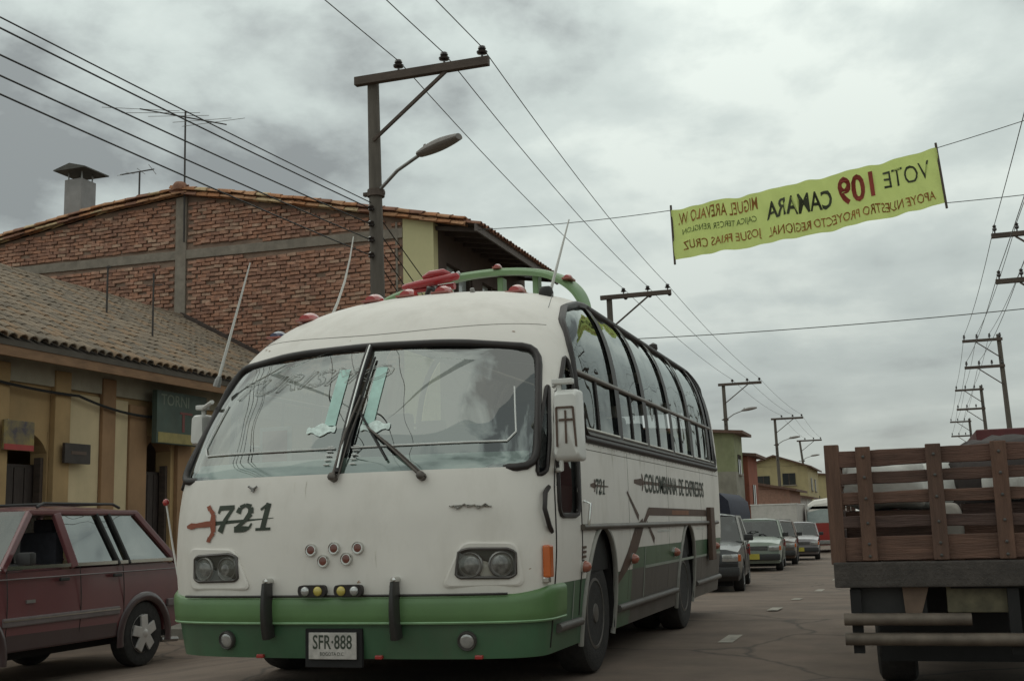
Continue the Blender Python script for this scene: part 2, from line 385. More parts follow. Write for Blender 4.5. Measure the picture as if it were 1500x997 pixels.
BAND = [(1.2, SILL), (1.05, 2.0), (1.1, 2.3), (1.28, 2.53), (1.62, 2.70), (2.05, 2.80), (2.4, WTOP), (WIN1 - .1, WTOP), (WIN1, 2.7), (WIN1 + .02, SILL)]
DOORW = smoothpoly([(.47, 1.12), (.96, 1.12), (.99, 2.0), (.99, 2.24), (.90, 2.16), (.62, 1.86), (.47, 1.55)], 3, .09)
QUART = smoothpoly([(1.345, 1.37), (1.425, 1.40), (1.42, 1.6), (1.355, 1.98), (1.335, 1.98), (1.325, 1.6)], 2, .03)
ARCH = [(1.60, .47), (5.10, .46)]
def hole(s, y, z, x):
    if y < 1.4 and inpoly(s, z, WS): return True
    a = abs(s)
    if y < 7.25 and (inpoly(y, z, BAND) or inpoly(y, z, DOORW) or (y < 1 and inpoly(a, z, QUART))) and a > 1.2: return True
    if y > 7.3 and abs(x) < .95 and 1.75 < z < 2.4: return True
    if a > 1.4:
        for yc, h in ARCH:
            if ((y - yc) / h) ** 2 + ((z - .40) / .635) ** 2 < 1: return True
    return False
zs = [.26 + .03 * i for i in range(15)] + [.69, .72, .75, .78, .81, .835, .86] + [.89 + .03 * i for i in range(70)]
zs = [z for z in zs if z < 2.95] + [2.965, 2.98, 2.995, 3.01, 3.025, 3.04, 3.055, 3.07, 3.08, 3.09, 3.10, 3.11]
rows = []; info = []
for z in zs:
    P = outline(z); acc = 0; half = []
    for i, p in enumerate(P):
        if i: acc += math.dist(P[i - 1], p)
        half.append((p[0], p[1], acc))
    full = [(-x, y, -s) for x, y, s in half[:0:-1]] + half
    rows.append([(x, y, z) for x, y, s in full]); info.append([s for x, y, s in full])
shell, liner = MB(), MB()
nC = len(rows[0])
shell.v = [p for r_ in rows for p in r_]
for i in range(len(rows) - 1):
    for k in range(nC - 1):
        s = (info[i][k] + info[i][k + 1] + info[i + 1][k] + info[i + 1][k + 1]) / 4
        a, b, c, d = rows[i][k], rows[i][k + 1], rows[i + 1][k + 1], rows[i + 1][k]
        y = (a[1] + b[1] + c[1] + d[1]) / 4; z = (a[2] + c[2]) / 2; x = (a[0] + b[0] + c[0] + d[0]) / 4
        if hole(s, y, z, x): continue
        zg = .66 if y < .36 else (.69 if y < 2.6 else .86)
        mi = 0 if z > zg else (1 if (y < 2.6 or z > .69) else 2)
        shell.f.append([i * nC + k, i * nC + k + 1, (i + 1) * nC + k + 1, (i + 1) * nC + k]); shell.mi.append(mi)
shell.f.append([(len(rows) - 1) * nC + k for k in range(nC)]); shell.mi.append(0)
panel_brown = M('brown_grey_side_panel', (.10, .088, .078), .5, var=.2, scale=2, dirt=.4)
body = shell.build('body', [white, skirt_green, panel_brown], bus, smooth=45, fix=False)
# inner lining of roof and walls
lin = MB(); lr = []
for z in [.75 + .12 * i for i in range(19)] + [2.98, 3.04]:
    if z > 3.05: continue
    P = outline(z, 16, 30, 5); zz_ = z
    half = [(max(0, p[0] - .05), p[1]) for p in P]
    full = [(-x, y) for x, y in half[:0:-1]] + half
    cy = 3.8
    lr.append([(x, cy + (y - cy) * .985, zz_ - .03) for x, y in full])
n_ = len(lr[0]); lin.v = [p for r_ in lr for p in r_]
for i in range(len(lr) - 1):
    for k in range(n_ - 1):
        ps = [lr[i][k], lr[i][k + 1], lr[i + 1][k + 1], lr[i + 1][k]]
        y = sum(p[1] for p in ps) / 4; z = sum(p[2] for p in ps) / 4; x = sum(p[0] for p in ps) / 4
        if 1.6 < z < 2.83 and .35 < y < 7.25: continue
        if y < 1.25 and z > 1.3 and z < 2.5: continue
        if z > 1.7 and z < 2.5 and y > 7.2: continue
        lin.f.append([i * n_ + k, i * n_ + k + 1, (i + 1) * n_ + k + 1, (i + 1) * n_ + k]); lin.mi.append(0)
lin.f.append([(len(lr) - 1) * n_ + k for k in range(n_)]); lin.mi.append(0)
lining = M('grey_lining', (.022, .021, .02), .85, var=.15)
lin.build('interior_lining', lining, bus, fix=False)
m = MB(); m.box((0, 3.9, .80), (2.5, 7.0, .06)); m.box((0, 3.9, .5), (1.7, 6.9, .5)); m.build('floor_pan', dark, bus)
def spatch(f, rowfn, z0, z1, nz_, na, off, name, mat, parent, smooth=60):
    m = MB(); rr = []
    for i in range(nz_ + 1):
        z = z0 + (z1 - z0) * i / nz_; a0, a1 = rowfn(z)
        rr.append([f(a0 + (a1 - a0) * k / na, z, off) for k in range(na + 1)])
    m.grid(rr); return m.build(name, mat, parent, smooth=smooth, fix=False)
def span(P, z):
    xs_ = []
    for i in range(len(P)):
        (x0, y0), (x1, y1) = P[i - 1], P[i]
        if (y0 > z) != (y1 > z): xs_.append(x0 + (x1 - x0) * (z - y0) / (y1 - y0))
    return (min(xs_), max(xs_)) if len(xs_) > 1 else (0, 0)
def stube(f, P, r, off, name, mat, parent, closed=True, n=8, flat=1):
    m = MB(); m.tube([f(a, z, off) for a, z in P], r, n=n, closed=closed, flat=flat); return m.build(name, mat, parent, smooth=60)
# windshield in two halves, split by the slanted centre post
ws0, ws1 = min(p[1] for p in WS) + .004, max(p[1] for p in WS) - .004
ws = spatch(SO, lambda z: (span(WS, z)[0], 0.), ws0, ws1, 24, 24, -.004, 'windshield', glass_ws, bus)
spatch(SO, lambda z: (0., span(WS, z)[1]), ws0, ws1, 24, 24, -.004, 'windshield', glass_ws, bus)
g = stube(SO, WS, .027, .004, 'windshield_gasket', gasket, bus)
stube(SO, [(0, 1.43 + .0905 * k) for k in range(11)], .026, .012, 'windshield_post', gasket, bus, closed=False)
stube(SO, [(.012, 1.45 + .087 * k) for k in range(11)], .007, .04, 'chrome_strip', chrome, bus, closed=False)
for sg in (-1, 1):       # white border line on the glass
    P = [(sg * .06, 1.60), (sg * 1.12, 1.60), (sg * 1.17, 1.66), (sg * 1.10, 2.02)]
    Q = []
    for (a, b), (c, d) in zip(P, P[1:]): Q += [(a + (c - a) * k / 8, b + (d - b) * k / 8) for k in range(8)]
    stube(SO, Q, .006, .004, 'border_line', pinstripe, bus, closed=False, n=5)
    P = [(sg * .10, 1.72), (sg * .17, 1.72), (sg * .17, 2.16), (sg * .10, 2.16)]
    spatch(SO, lambda z, sg=sg: (sg * .10, sg * .185), 1.76, 2.17, 8, 2, .003, 'teal_sticker', teal, bus)
    rr = [(sg * (.20 + .11 * math.cos(t)), 1.735 + .035 * math.sin(t) + .012 * math.sin(5 * t)) for t in [2 * PI * k / 24 for k in range(24)]]
    m = MB(); m.add([SO(a, z, .004) for a, z in rr], [tuple(range(24))]); m.build('sticker_cloud', M('pale_sticker', (.66, .76, .72), .5, var=.3, scale=30), bus)
    for k in range(5):
        stube(SO, [(sg * (.075), 1.49 + .03 * k), (sg * .115, 1.49 + .03 * k)], .005, .006, 'sticker_tab', pinstripe, bus, closed=False, n=4)
tv, tf = text2d('TURISMO', .12, 1.25, shear=.5)
# thin hand-painted letters: outline edges of the text as fine lines
from collections import Counter
ec = Counter()
for f_ in tf:
    for a, b in zip(f_, f_[1:] + f_[:1]): ec[tuple(sorted((a, b)))] += 1
m = MB()
for (a, b), c in ec.items():
    if c == 1:
        pa, pb = tv[a], tv[b]; pts = [SO(-1.02 + q[0], 2.07 + q[1] - .06 * abs(-1.02 + q[0]) ** 2, .004) for q in (pa, pb)]
        m.tube(pts, .0022, n=4, cap=False)
m.build('painted_lettering', M('faded_white_lettering', (.5, .52, .5), .7), bus, fix=False)
# wipers
def wiper(piv, tip, b0, b1, name):
    m = MB(); p = SO(*piv, .03); m.lathe([(.028, -.03), (.028, .02), (.015, .03)], p, nrm(S, *piv), 10)
    m.tube([p, SO((piv[0] + tip[0]) / 2, (piv[1] + tip[1]) / 2, .05), SO(*tip, .03)], [.012, .009, .007], n=6)
    m.tube([p + Vector((.035, 0, -.01)), SO((piv[0] + tip[0]) / 2 + .035, (piv[1] + tip[1]) / 2 - .01, .045), SO(tip[0] + .03, tip[1] - .02, .03)], .006, n=5)
    o = m.build(name, M('wiper_metal', (.10, .085, .075), .4, .6), bus, smooth=50)
    m = MB(); m.tube([SO(b0[0] + (b1[0] - b0[0]) * k / 8, b0[1] + (b1[1] - b0[1]) * k / 8, .016) for k in range(9)], .009, n=5); m.build('blade', rubber, o)
wiper((.60, 1.385), (.16, 1.72), (.05, 1.86), (.34, 1.50), 'wiper')
wiper((-.02, 1.40), (.05, 1.95), (.045, 1.55), (.07, 2.24), 'wiper')
m = MB(); c = SO(-.62, 1.345, .01); m.tube([c, c + Vector((-.03, -.01, .025))], .008, n=6); m.tube([c, c + Vector((.035, -.01, .02))], .008, n=6); m.box(c, (.02, .02, .025)); m.build('washer_nozzle', steel, bus)
# side windows: dark pillars, rails, upper curved panes, lower panes
PIL = [2.34, 3.38, 4.57, 5.67, 6.80]
def sband(P, z): return span(P, z)
for sd_ in (1, -1):
    f = lambda y, z, o, sd_=sd_: SYO(y, z, o, sd_)
    edges = [None] + PIL + [WIN1 - .02]
    for i in range(len(edges) - 1):
        y0, y1 = edges[i], edges[i + 1]
        def rf(z, y0=y0, y1=y1):
            a, b = span(BAND, z); lo = a + .02 if y0 is None else max(a, y0 + .05); return (lo, max(lo + .01, min(b - .01, y1 - .05)))
        up = spatch(f, rf, MID + .02, WTOP - .02, 12, 10, -.012, 'upper_pane', glass_bus, bus)
        lo = spatch(f, rf, SILL + .03, MID - .02, 6, 8, -.016, 'lower_pane', glass_bus, bus)
        if i < 5:
            ym = (rf(1.9)[0] + rf(1.9)[1]) / 2
            stube(f, [(ym, SILL + .03 + k * .07) for k in range(7)], .014, -.012, 'slider_bar', gasket, bus, closed=False, n=6)
        a, b = rf(SILL + .03)
        stube(f, [(a, SILL + .045), (b, SILL + .045)], .014, .002, 'window_sill', M('pale_sill_metal', (.5, .48, .44), .4, .4), bus, closed=False, n=6)
    for yc in PIL:
        spatch(f, lambda z, yc=yc: (yc - .075, yc + .075), SILL - .02, WTOP + .02, 18, 3, .006, 'window_pillar', gasket, bus)
    spatch(f, lambda z: (WIN1 - .12, WIN1 + .10), SILL - .02, WTOP - .1, 14, 3, .006, 'window_pillar', gasket, bus)
    stube(f, [(WIN0 + .02 + k * .15, MID) for k in range(41) if WIN0 + .02 + k * .15 < WIN1], .02, -.004, 'middle_rail', M('rail_metal', (.16, .14, .125), .4, .5), bus, closed=False)
    stube(f, [(1.16 + k * .15, SILL - .03) for k in range(41) if 1.16 + k * .15 < WIN1 + .1], .028, .004, 'lower_rail', gasket, bus, closed=False)
    Q = smoothpoly(BAND, 3, .08)
    stube(f, Q, .03, .0, 'band_gasket', gasket, bus, n=6)
    d = spatch(f, lambda z: span(DOORW, z), 1.125, 2.235, 14, 5, -.012, 'cab_window', glass_bus, bus)
    stube(f, DOORW, .018, .004, 'cab_window_gasket', gasket, bus, n=6)
    fs_ = lambda s, z, o, sd_=sd_: SO(sd_ * s, z, o)
    spatch(fs_, lambda z: span(QUART, z), 1.375, 1.975, 12, 3, -.006, 'quarter_window', glass_bus, bus)
    stube(fs_, QUART, .014, .004, 'quarter_window_gasket', gasket, bus, n=6)
    # door seam, body seams, belt rail
    stube(f, [(.40, .30 + k * .1) for k in range(11)] + [(.42, 1.4), (.55, 1.75), (.68, 1.95)], .007, .0, 'door_seam', gasket, bus, closed=False, n=5)
    stube(f, [(1.03, .45 + k * .1) for k in range(17)], .006, .0, 'door_seam', gasket, bus, closed=False, n=5)
    stube(f, [(1.0 + k * .2, 1.04) for k in range(31)], .022, .015, 'belt_rail', M('worn_rail_metal', (.12, .105, .09), .4, .5, dirt=.3), bus, closed=False)
    for yc, h in ARCH:
        P = [(yc + (h + .005) * math.cos(t), .40 + .64 * math.sin(t)) for t in [PI * k / 24 for k in range(-2, 27)]]
        stube(f, P, .02, .004, 'wheel_arch_lip', M('arch_lip_paint', (.32, .31, .28), .5, dirt=.5), bus, closed=False, n=6)
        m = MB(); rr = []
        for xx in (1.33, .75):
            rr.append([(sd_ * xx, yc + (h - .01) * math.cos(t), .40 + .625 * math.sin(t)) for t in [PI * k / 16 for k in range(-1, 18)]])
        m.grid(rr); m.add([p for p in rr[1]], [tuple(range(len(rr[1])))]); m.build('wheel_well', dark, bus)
    for ys_ in (2.5, 4.15, 6.0):
        stube(f, [(ys_, .46 + k * .145) for k in range(9)], .002, .0, 'panel_seam', M('seam_shadow', (.16, .145, .125), .8), bus, closed=False, n=4)  # thin grey-brown joint line between panels
    for zs_, ya, yb in ((1.585, 1.1, 7.3),):
        stube(f, [(ya + (yb - ya) * k / 20, zs_) for k in range(21)], .003, .0, 'panel_seam', M('seam_shadow', (.16, .145, .125), .8), bus, closed=False, n=4)
    # skirt rail below the side panels
    for (a, b) in ((.5, 1.05), (2.15, 4.55), (5.65, 7.3)):
        stube(f, [(a + (b - a) * k / 8, .41) for k in range(9)], .03, .012, 'skirt_rail', panel_brown, bus, closed=False)
stube(SO, [(-1.25 + .0625 * k, 2.46 + .02 * math.cos(k / 40 * 2 * PI)) for k in range(41)], .003, .0, 'panel_seam', M('seam_shadow', (.16, .145, .125), .8), bus, closed=False, n=4)
m = MB()
for k in range(43):
    for zr in (1.625,):
        c = SYO(1.15 + k * .145, zr, .002); m.lathe([(.006, -.002), (.005, .002), (.001, .003)], c, (1, 0, 0), 6)
tag(m.build('rivets', M('rivet_paint', (.5, .48, .44), .5), bus, smooth=50), kind='stuff')
# wheels
def wheel_mesh(r, w_, rimr, nspoke=0):
    t = MB(); hw_ = w_ / 2
    t.lathe([(rimr, -hw_ * .9), (r * .88, -hw_), (r * .97, -hw_ * .85), (r, -hw_ * .5), (r, hw_ * .5), (r * .97, hw_ * .85), (r * .88, hw_), (rimr, hw_ * .9)], (0, 0, 0), (1, 0, 0), 32)
    return t
def add_wheel(parent, loc, r, w_, rimr, rim_mat, outer, holes=5, dish=.02):
    e_ = bpy.data.objects.new('wheel', None); COL.objects.link(e_); e_.parent = parent; e_.location = loc; e_.rotation_euler = (0, 0, 0 if outer > 0 else PI)
    wheel_mesh(r, w_, rimr).build('tyre', tyre, e_, smooth=40)
    m = MB(); hw_ = w_ / 2
    m.lathe([(rimr * 1.01, hw_ * .55), (rimr * 1.01, hw_ * .92), (rimr * .93, hw_ * .95), (rimr * .86, hw_ * .55), (rimr * .45, hw_ * .45), (rimr * .3, hw_ * .55 + dish), (rimr * .26, hw_ * .8 + dish), (.01, hw_ * .85 + dish)], (0, 0, 0), (1, 0, 0), 28)
    rim = m.build('rim', rim_mat, e_, smooth=35)
    h = MB()
    for k in range(holes):
        t = 2 * PI * k / holes + .3; h.lathe([(rimr * .13, 0), (rimr * .13, .012), (.01, .013)], (hw_ * .50, rimr * .66 * math.cos(t), rimr * .66 * math.sin(t)), (1, 0, 0), 8)
    h.build('rim_holes', dark, e_)
    return e_
rimgrey = M('rim_grey_paint', (.13, .12, .11), .5, .3, var=.2, dirt=.5)
for sd_ in (1, -1):
    add_wheel(bus, (sd_ * 1.19, 1.60, .42), .42, .24, .25, rimgrey, sd_, 8)
    add_wheel(bus, (sd_ * 1.20, 5.10, .42), .42, .24, .25, rimgrey, sd_, 8, -.03)
    add_wheel(bus, (sd_ * .92, 5.10, .42), .42, .24, .25, rimgrey, sd_, 8, -.03)
# bumper, valance fittings
P = [(-1.72 + k * .0717, 0) for k in range(49)]
m = MB(); rr = []
for (z, o) in [(.475, -.02), (.475, .022), (.49, .034), (.54, .036), (.60, .034), (.632, .028), (.646, .014), (.65, -.02)]:
    rr.append([SO(a, z + (.0 if abs(a) < 1.15 else .045 * min(1, (abs(a) - 1.15) / .3) ** 1.5 * (1 if z > .55 else 0)), o) for a, _ in P])
m.grid(rr); bp_ = m.build('front_bumper', bumper_green, bus, smooth=40)
stube(SO, [(a, .487) for a, _ in P], .009, .030, 'bumper_trim', M('pale_green_trim', (.22, .38, .2), .4), bp_, closed=False, n=5)
stube(SO, [(a, .655) for a, _ in P[8:-8]], .008, .03, 'bumper_seam', gasket, bp_, closed=False, n=5)
for s_ in (-.45, .447):
    m = MB(); rr = []
    for k in range(9):
        z = .40 + .34 * k / 8; wd = .028 - .010 * (k / 8); bulge = .085 + .02 * math.sin(PI * k / 8)
        rr.append([SO(s_ + a * wd, z, b) for a, b in ((-1, .02), (-1, bulge), (-.5, bulge + .018), (.5, bulge + .018), (1, bulge), (1, .02))])
    m.grid(rr); m.add(rr[0], [tuple(range(5, -1, -1))]); m.add(rr[-1], [tuple(range(6))])
    m.build('bumper_guard', [M('bumper_guard_rubber', (.03, .028, .026), .35)], bus, smooth=40)
    m = MB(); c = SO(s_, .75, .05); m.lathe([(.02, -.05), (.02, .03), (.008, .045)], c, (0, -1, 0), 10); m.build('guard_cap', chrome, bus)
m = MB(); pc = S(0, .34); m.box((.0, pc.y - .045, .345), (.335, .012, .165)); pl = m.build('number_plate', M('plate_white', (.42, .39, .36), .5, var=.25, scale=18), bus, bevel=.004)
tv, tf = text2d('SFR·888', .088, .275, bold=.012)
m = MB(); m.add([(-.137 + a, pc.y - .0525, .325 + b) for a, b in tv], tf); m.build('plate_characters', print_dark, pl, fix=False)
tv, tf = text2d('BOGOTA D.C.', .022, .17)
m = MB(); m.add([(-.085 + a, pc.y - .0525, .285 + b) for a, b in tv], tf); m.build('plate_characters', print_dark, pl, fix=False)
m = MB(); m.box((0, pc.y - .02, .33), (.40, .03, .24)); m.build('plate_holder', dark, bus, bevel=.006)
def round_lamp(s_, z, r, off, lens, name, ring=chrome, parent=bus):
    n = nrm(S, s_, z); c = SO(s_, z, off)
    m = MB(); m.lathe([(r * 1.0, -.05), (r * 1.18, -.01), (r * 1.18, .012), (r * 1.05, .02), (r * .98, .012)], c, n, 20); o = m.build(name, ring, parent, smooth=40)
    m = MB(); m.lathe([(r * 1.0, .005), (r * .8, .010 + r * .06), (r * .45, .010 + r * .11), (.004, .010 + r * .13)], c, n, 20); m.build('lens', lens, o, smooth=60)
    return o
for s_, z in ((-.155, .943), (.01, .951), (.178, .951), (-.067, .872), (.098, .883)):
    round_lamp(s_, z, .034, .006, M('dark_red_reflector', (.16, .05, .035), .15, coat=.5), 'reflector')
for s_ in (-.123, .132):
    m = MB(); Q = smoothpoly([(-.098, -.035), (.098, -.035), (.098, .035), (-.098, .035)], 3, .03)
    m.prism(Q, 0, .035, lambda a, b, d, s_=s_: SO(s_ + a, .69 + b, d + .03)); o = m.build('fog_lamp', gasket, bus, smooth=40)
    for q, mt in ((-.045, lampglass), (.045, yellowlens)):
        qq = q if s_ < 0 else -q
        m = MB(); m.lathe([(.03, 0), (.03, .006), (.02, .014), (.003, .017)], SO(s_ + qq, .688, .066), nrm(S, s_, .69), 14); m.build('lens', mt, o, smooth=60)
for s_ in (-.80, .885):
    round_lamp(s_, .375, .052, .012, lampglass, 'driving_lamp', smoke)
for s_ in (-.55, .3, .95):
    m = MB(); m.box(SO(s_, .275, .012), (.05, .03, .025)); m.build('low_marker', redlens, bus, bevel=.006)
# headlamps: recessed raised panel, bezel and two round lamps each
for sg in (-1, 1):
    sc = -.885 if sg < 0 else 1.02; zc = .835
    outer = smoothpoly([(-.245, -.125), (.205, -.125), (.17, .115), (-.13, .125)] if sg > 0 else [(-.205, -.125), (.245, -.125), (.13, .115), (-.22, .125)], 4, .05)
    inner = smoothpoly([(-.155, -.085), (.16, -.085), (.175, .0), (.12, .09), (-.12, .09), (-.175, 0.)], 4, .07)
    m = MB(); no = len(outer); rr = []
    def ring(P, off): return [SO(sc + a, zc + b, off) for a, b in P]
    def morph(t): return [(o_[0] * (1 - t) + i_[0] * t, o_[1] * (1 - t) + i_[1] * t) for o_, i_ in zip(outer, inner[:no] + inner[-1:] * max(0, no - len(inner)))]
    def sup(a, b):
        th = math.atan2(b * 1.8, a); return (.205 * math.copysign(abs(math.cos(th)) ** .7, math.cos(th)), .098 * math.copysign(abs(math.sin(th)) ** .7, math.sin(th)))
    outer = [(a * 1.16, b * 1.10) for a, b in outer]; inner2 = [sup(a, b) for a, b in outer]
    R0 = ring(outer, .001); R1 = ring(outer, .012); R2 = ring([(a * .93, b * .93) for a, b in outer], .016); R3 = ring(inner2, .012); R4 = ring(inner2, -.04)
    RR = [R0, R1, R2, R3, R4]
    for A_, B_ in zip(RR, RR[1:]):
        m.add(A_ + B_, [(i, (i + 1) % no, no + (i + 1) % no, no + i) for i in range(no)])
    hl = m.build('headlamp_panel', white, bus, smooth=40)
    m = MB(); m.add(ring(inner2, .010), [tuple(range(no))]); m.build('headlamp_recess', smoke, hl)
    stube(SO, [(sc + a, zc + b) for a, b in inner2], .011, .016, 'bezel', M('bezel_dark', (.09, .08, .075), .35, .4), hl, n=6)
    m = MB(); m.add(ring(inner2, .024), [tuple(range(no))]); m.build('headlamp_cover', GLASS('headlamp_cover_glass', (.7, .7, .68), 1.5, .03), hl)
    for q in (-.098, .098): round_lamp(sc + q, zc - .004, .070, .002, M('dark_headlamp_glass', (.16, .155, .145), .12, .3, var=.5, scale=26, coat=.7), 'headlamp', M('lamp_ring', (.2, .19, .18), .3, .6), bus)
# 721 with sword on the nose (numbers slant like italics)
def sdecal(tv, tf, s0, z0, f, off, name, mat, rot=0, parent=bus):
    m = MB(); c, s_ = math.cos(rot), math.sin(rot)
    m.add([f(s0 + a * c - b * s_, z0 + a * s_ + b * c, off) for a, b in tv], tf); return m.build(name, mat, parent, fix=False)
def strokes(lines):
    """polyline strokes with widths -> 2-D polygons"""
    vs, fs = [], []
    for pts in lines:
        for (x0, y0, w0), (x1, y1, w1) in zip(pts, pts[1:]):
            d = Vector((x1 - x0, y1 - y0)); l = d.length or 1; n = Vector((-d.y, d.x)) / l; b = len(vs)
            vs += [(x0 + n.x * w0, y0 + n.y * w0), (x0 - n.x * w0, y0 - n.y * w0), (x1 - n.x * w1, y1 - n.y * w1), (x1 + n.x * w1, y1 + n.y * w1)]
            fs.append((b, b + 1, b + 2, b + 3))
    return vs, fs
SEVEN = [[(0, .125, .008), (.01, .165, .012)], [(0, .16, .016), (.125, .16, .016)], [(.12, .165, .012), (.06, .07, .016), (.035, 0, .024)]]
TWO = [[(.01, .12, .022), (.02, .155, .016), (.06, .172, .012), (.105, .155, .02), (.11, .115, .022), (.07, .065, .014), (.0, .015, .012)], [(-.005, .014, .02), (.075, .014, .02), (.115, .02, .01), (.13, .05, .006)]]
ONE = [[(.02, .135, .008), (.075, .17, .012)], [(.075, .175, .02), (.055, .01, .02)], [(0, .008, .009), (.115, .008, .009)]]
def sh(L, dx, k=.12, sc=1): return [[((x + k * y) * sc + dx * sc, y * sc, w_ * sc) for x, y, w_ in p] for p in L]
def number(f, s0, z0, sc, off, rot, mat, fl=1):
    for L, dx in ((SEVEN, 0), (TWO, .155), (ONE, .32)):
        tv, tf = strokes(sh(L, dx, .12, sc)); sdecal([(fl * a, b) for a, b in tv], tf, s0, z0, f, off, 'number_digit', mat, rot)
number(SO, -.90, 1.072, 1.0, .005, R(1), print_dark)
tv, tf = strokes([[(0, .0, .008), (.05, 0, .022), (.10, 0, .015), (.20, 0, .02), (.24, 0, .018)], [(.225, -.1, .012), (.26, -.06, .018), (.255, 0, .026), (.26, .06, .018), (.225, .1, .012)], [(.205, -.1, .018), (.235, -.115, .012)], [(.205, .1, .018), (.235, .115, .012)]])
sdecal(tv, tf, -1.185, 1.115, SO, .008, 'sword_hilt', print_red, R(4))
tv, tf = strokes([[(.27, 0, .014), (.45, .0, .010), (.74, .0, .002)]])
sdecal(tv, tf, -1.185, 1.118, SO, .003, 'sword_blade', print_dark, R(3))
m = MB(); pts = [SO(.80 + .022 * k, 1.19 + .012 * math.sin(k * 2.1) + .006 * math.sin(k * 5.3), .012) for k in range(12)]
m.tube(pts, .010, n=6, flat=.5); m.tube([SO(.79, 1.195, .010), SO(.90, 1.20, .01), SO(1.06, 1.185, .010)], .005, n=5); m.build('chrome_emblem', M('aged_chrome', (.3, .29, .27), .3, .8), bus, smooth=50)
# right and left flank lettering and stripes
sideR = lambda y, z, o: SYO(y, z, o, 1)
number(sideR, 1.44, 1.275, .62, .004, R(0), print_dark)
for wd_, y0_, l_ in (('COLOMBIANA', 3.12, 1.50), ('DE', 4.74, .24), ('EXPRESOS', 5.10, 1.10)):
    tv, tf = text2d(wd_, .165, l_, bold=.012); sdecal(tv, tf, y0_, 1.315, sideR, .005, 'flank_lettering', print_dark)
def flank(lines, name, mat, off=.003): sdecal(*strokes(lines), 0, 0, sideR, off, name, mat)
flank([[(2.72, 1.40, .015), (2.98, 1.40, .03), (3.05, 1.40, .02)], [(3.02, 1.47, .014), (3.07, 1.40, .02), (3.02, 1.33, .014)], [(3.08, 1.40, .014), (6.1, 1.40, .010)]], 'flank_sword', print_brown, .0035)
flank([[(1.30, 1.335, .01), (1.40, 1.335, .02), (1.43, 1.335, .012)], [(1.41, 1.38, .01), (1.43, 1.335, .012), (1.41, 1.29, .01)], [(1.43, 1.335, .009), (1.82, 1.335, .004)]], 'flank_sword', print_brown, .0035)
flank([[(2.44, 1.31, .012), (2.84, 1.10, .028)]], 'flank_stroke', print_brown)
flank([[(2.12, .62, .03), (2.42, .76, .07), (2.74, .94, .10), (3.0, 1.06, .04)]], 'flank_stroke', print_brown)
flank([[(2.95, 1.02, .02), (3.25, 1.155, .035), (6.3, 1.145, .035)]], 'flank_stripe', print_brown)
flank([[(4.3, 1.147, .022), (5.2, 1.146, .022)]], 'flank_stripe', M('rust_stripe', (.2, .085, .04), .6), .005)
flank([[(3.15, 1.06, .02), (3.45, .90, .03)]], 'flank_stroke', print_brown)
flank([[(3.08, .86, .012), (3.08, .44, .012)]], 'flank_line', M('pale_line', (.3, .33, .28), .6), .004)
flank([[(3.1, .69, .012), (7.3, .69, .012)]], 'flank_line', M('pale_line', (.3, .33, .28), .6), .004)
flank([[(.86, .69, .008), (.86, .42, .008)]], 'flank_line', M('pale_line', (.3, .33, .28), .6), .004)
flank([[(3.6, .98, .008), (4.2, .98, .008)], [(5.6, .98, .008), (6.1, .98, .008)]], 'flank_line', M('pale_line2', (.6, .6, .56), .6), .004)
m = MB(); m.box(SYO(6.45, .92, .03), (.05, .26, .58)); m.build('flank_post', print_brown, bus, bevel=.01)
m = MB(); m.tube([SYO(1.10, 1.05, .03), SYO(1.10, 1.20, .05), SYO(1.10, 1.22, .0)], .011, n=6); m.build('door_handle', chrome, bus, smooth=50)
m = MB(); m.tube([SYO(.33, 1.30, .0), SYO(.27, 1.26, .03), SYO(.245, 1.16, .04), SYO(.27, 1.06, .03), SYO(.33, 1.02, .0)], .016, n=7); m.build('grab_handle', gasket, bus, smooth=50)
for sd_ in (1, -1):
    ys_ = .27 if sd_ > 0 else .50
    m = MB(); m.box(SYO(ys_, .84, .012, sd_), (.05, .085, .20)); o = m.build('turn_signal', orangelens, bus, bevel=.012)
    m = MB(); m.box(SYO(ys_, .725, .008, sd_), (.04, .06, .035)); m.build('signal_base', chrome, o, bevel=.006)
    for y in (1.05, 2.56, 4.38, 6.85):
        f = lambda a, b, sd_=sd_: SY(a, b, sd_)
        m = MB(); m.lathe([(.04, 0), (.04, .03), (.028, .055), (.004, .065)], SY(y, .775, sd_), nrm(f, y, .775), 14); o = m.build('side_marker', M('side_marker_lens', (.35, .12, .08), .15, coat=.5), bus, smooth=50)
        m = MB(); m.lathe([(.046, 0), (.046, .014), (.04, .016)], SY(y, .775, sd_), nrm(f, y, .775), 14); m.build('marker_ring', chrome, o, smooth=40)
for i in range(3):
    m = MB(); m.box(SYO(1.07 + .0, .84 + i * .032, .006), (.006, .09, .016)); m.build('vent_slot', print_brown, bus)
# grime runs and scuffs on the old paint
rs_ = random.Random(5); grime = M('grime_run', (.62, .585, .52), .8, var=.2, scale=20); scuff = M('rust_scuff', (.30, .19, .12), .85, var=.3, scale=30)
L_g = []
for k in range(5):
    s_ = rs_.uniform(-1.2, 1.2); z_ = rs_.choice((1.39, 1.385, .93, .70)); l_ = rs_.uniform(.04, .12); w_ = rs_.uniform(.001, .003)
    L_g.append([(s_, z_, w_), (s_ + rs_.uniform(-.006, .006), z_ - l_ * .5, w_ * .8), (s_ + rs_.uniform(-.01, .01), z_ - l_, .0006)])
tag(sdecal(*strokes(L_g), 0, 0, SO, .0022, 'grime_runs', grime), kind='stuff')
L_g = []
for k in range(40):
    y_ = rs_.uniform(1.1, 7.2); z_ = rs_.choice((1.63, 1.63, 1.01)); l_ = rs_.uniform(.05, .22); w_ = rs_.uniform(.003, .009)
    L_g.append([(y_, z_, w_), (y_, z_ - l_, .0008)])
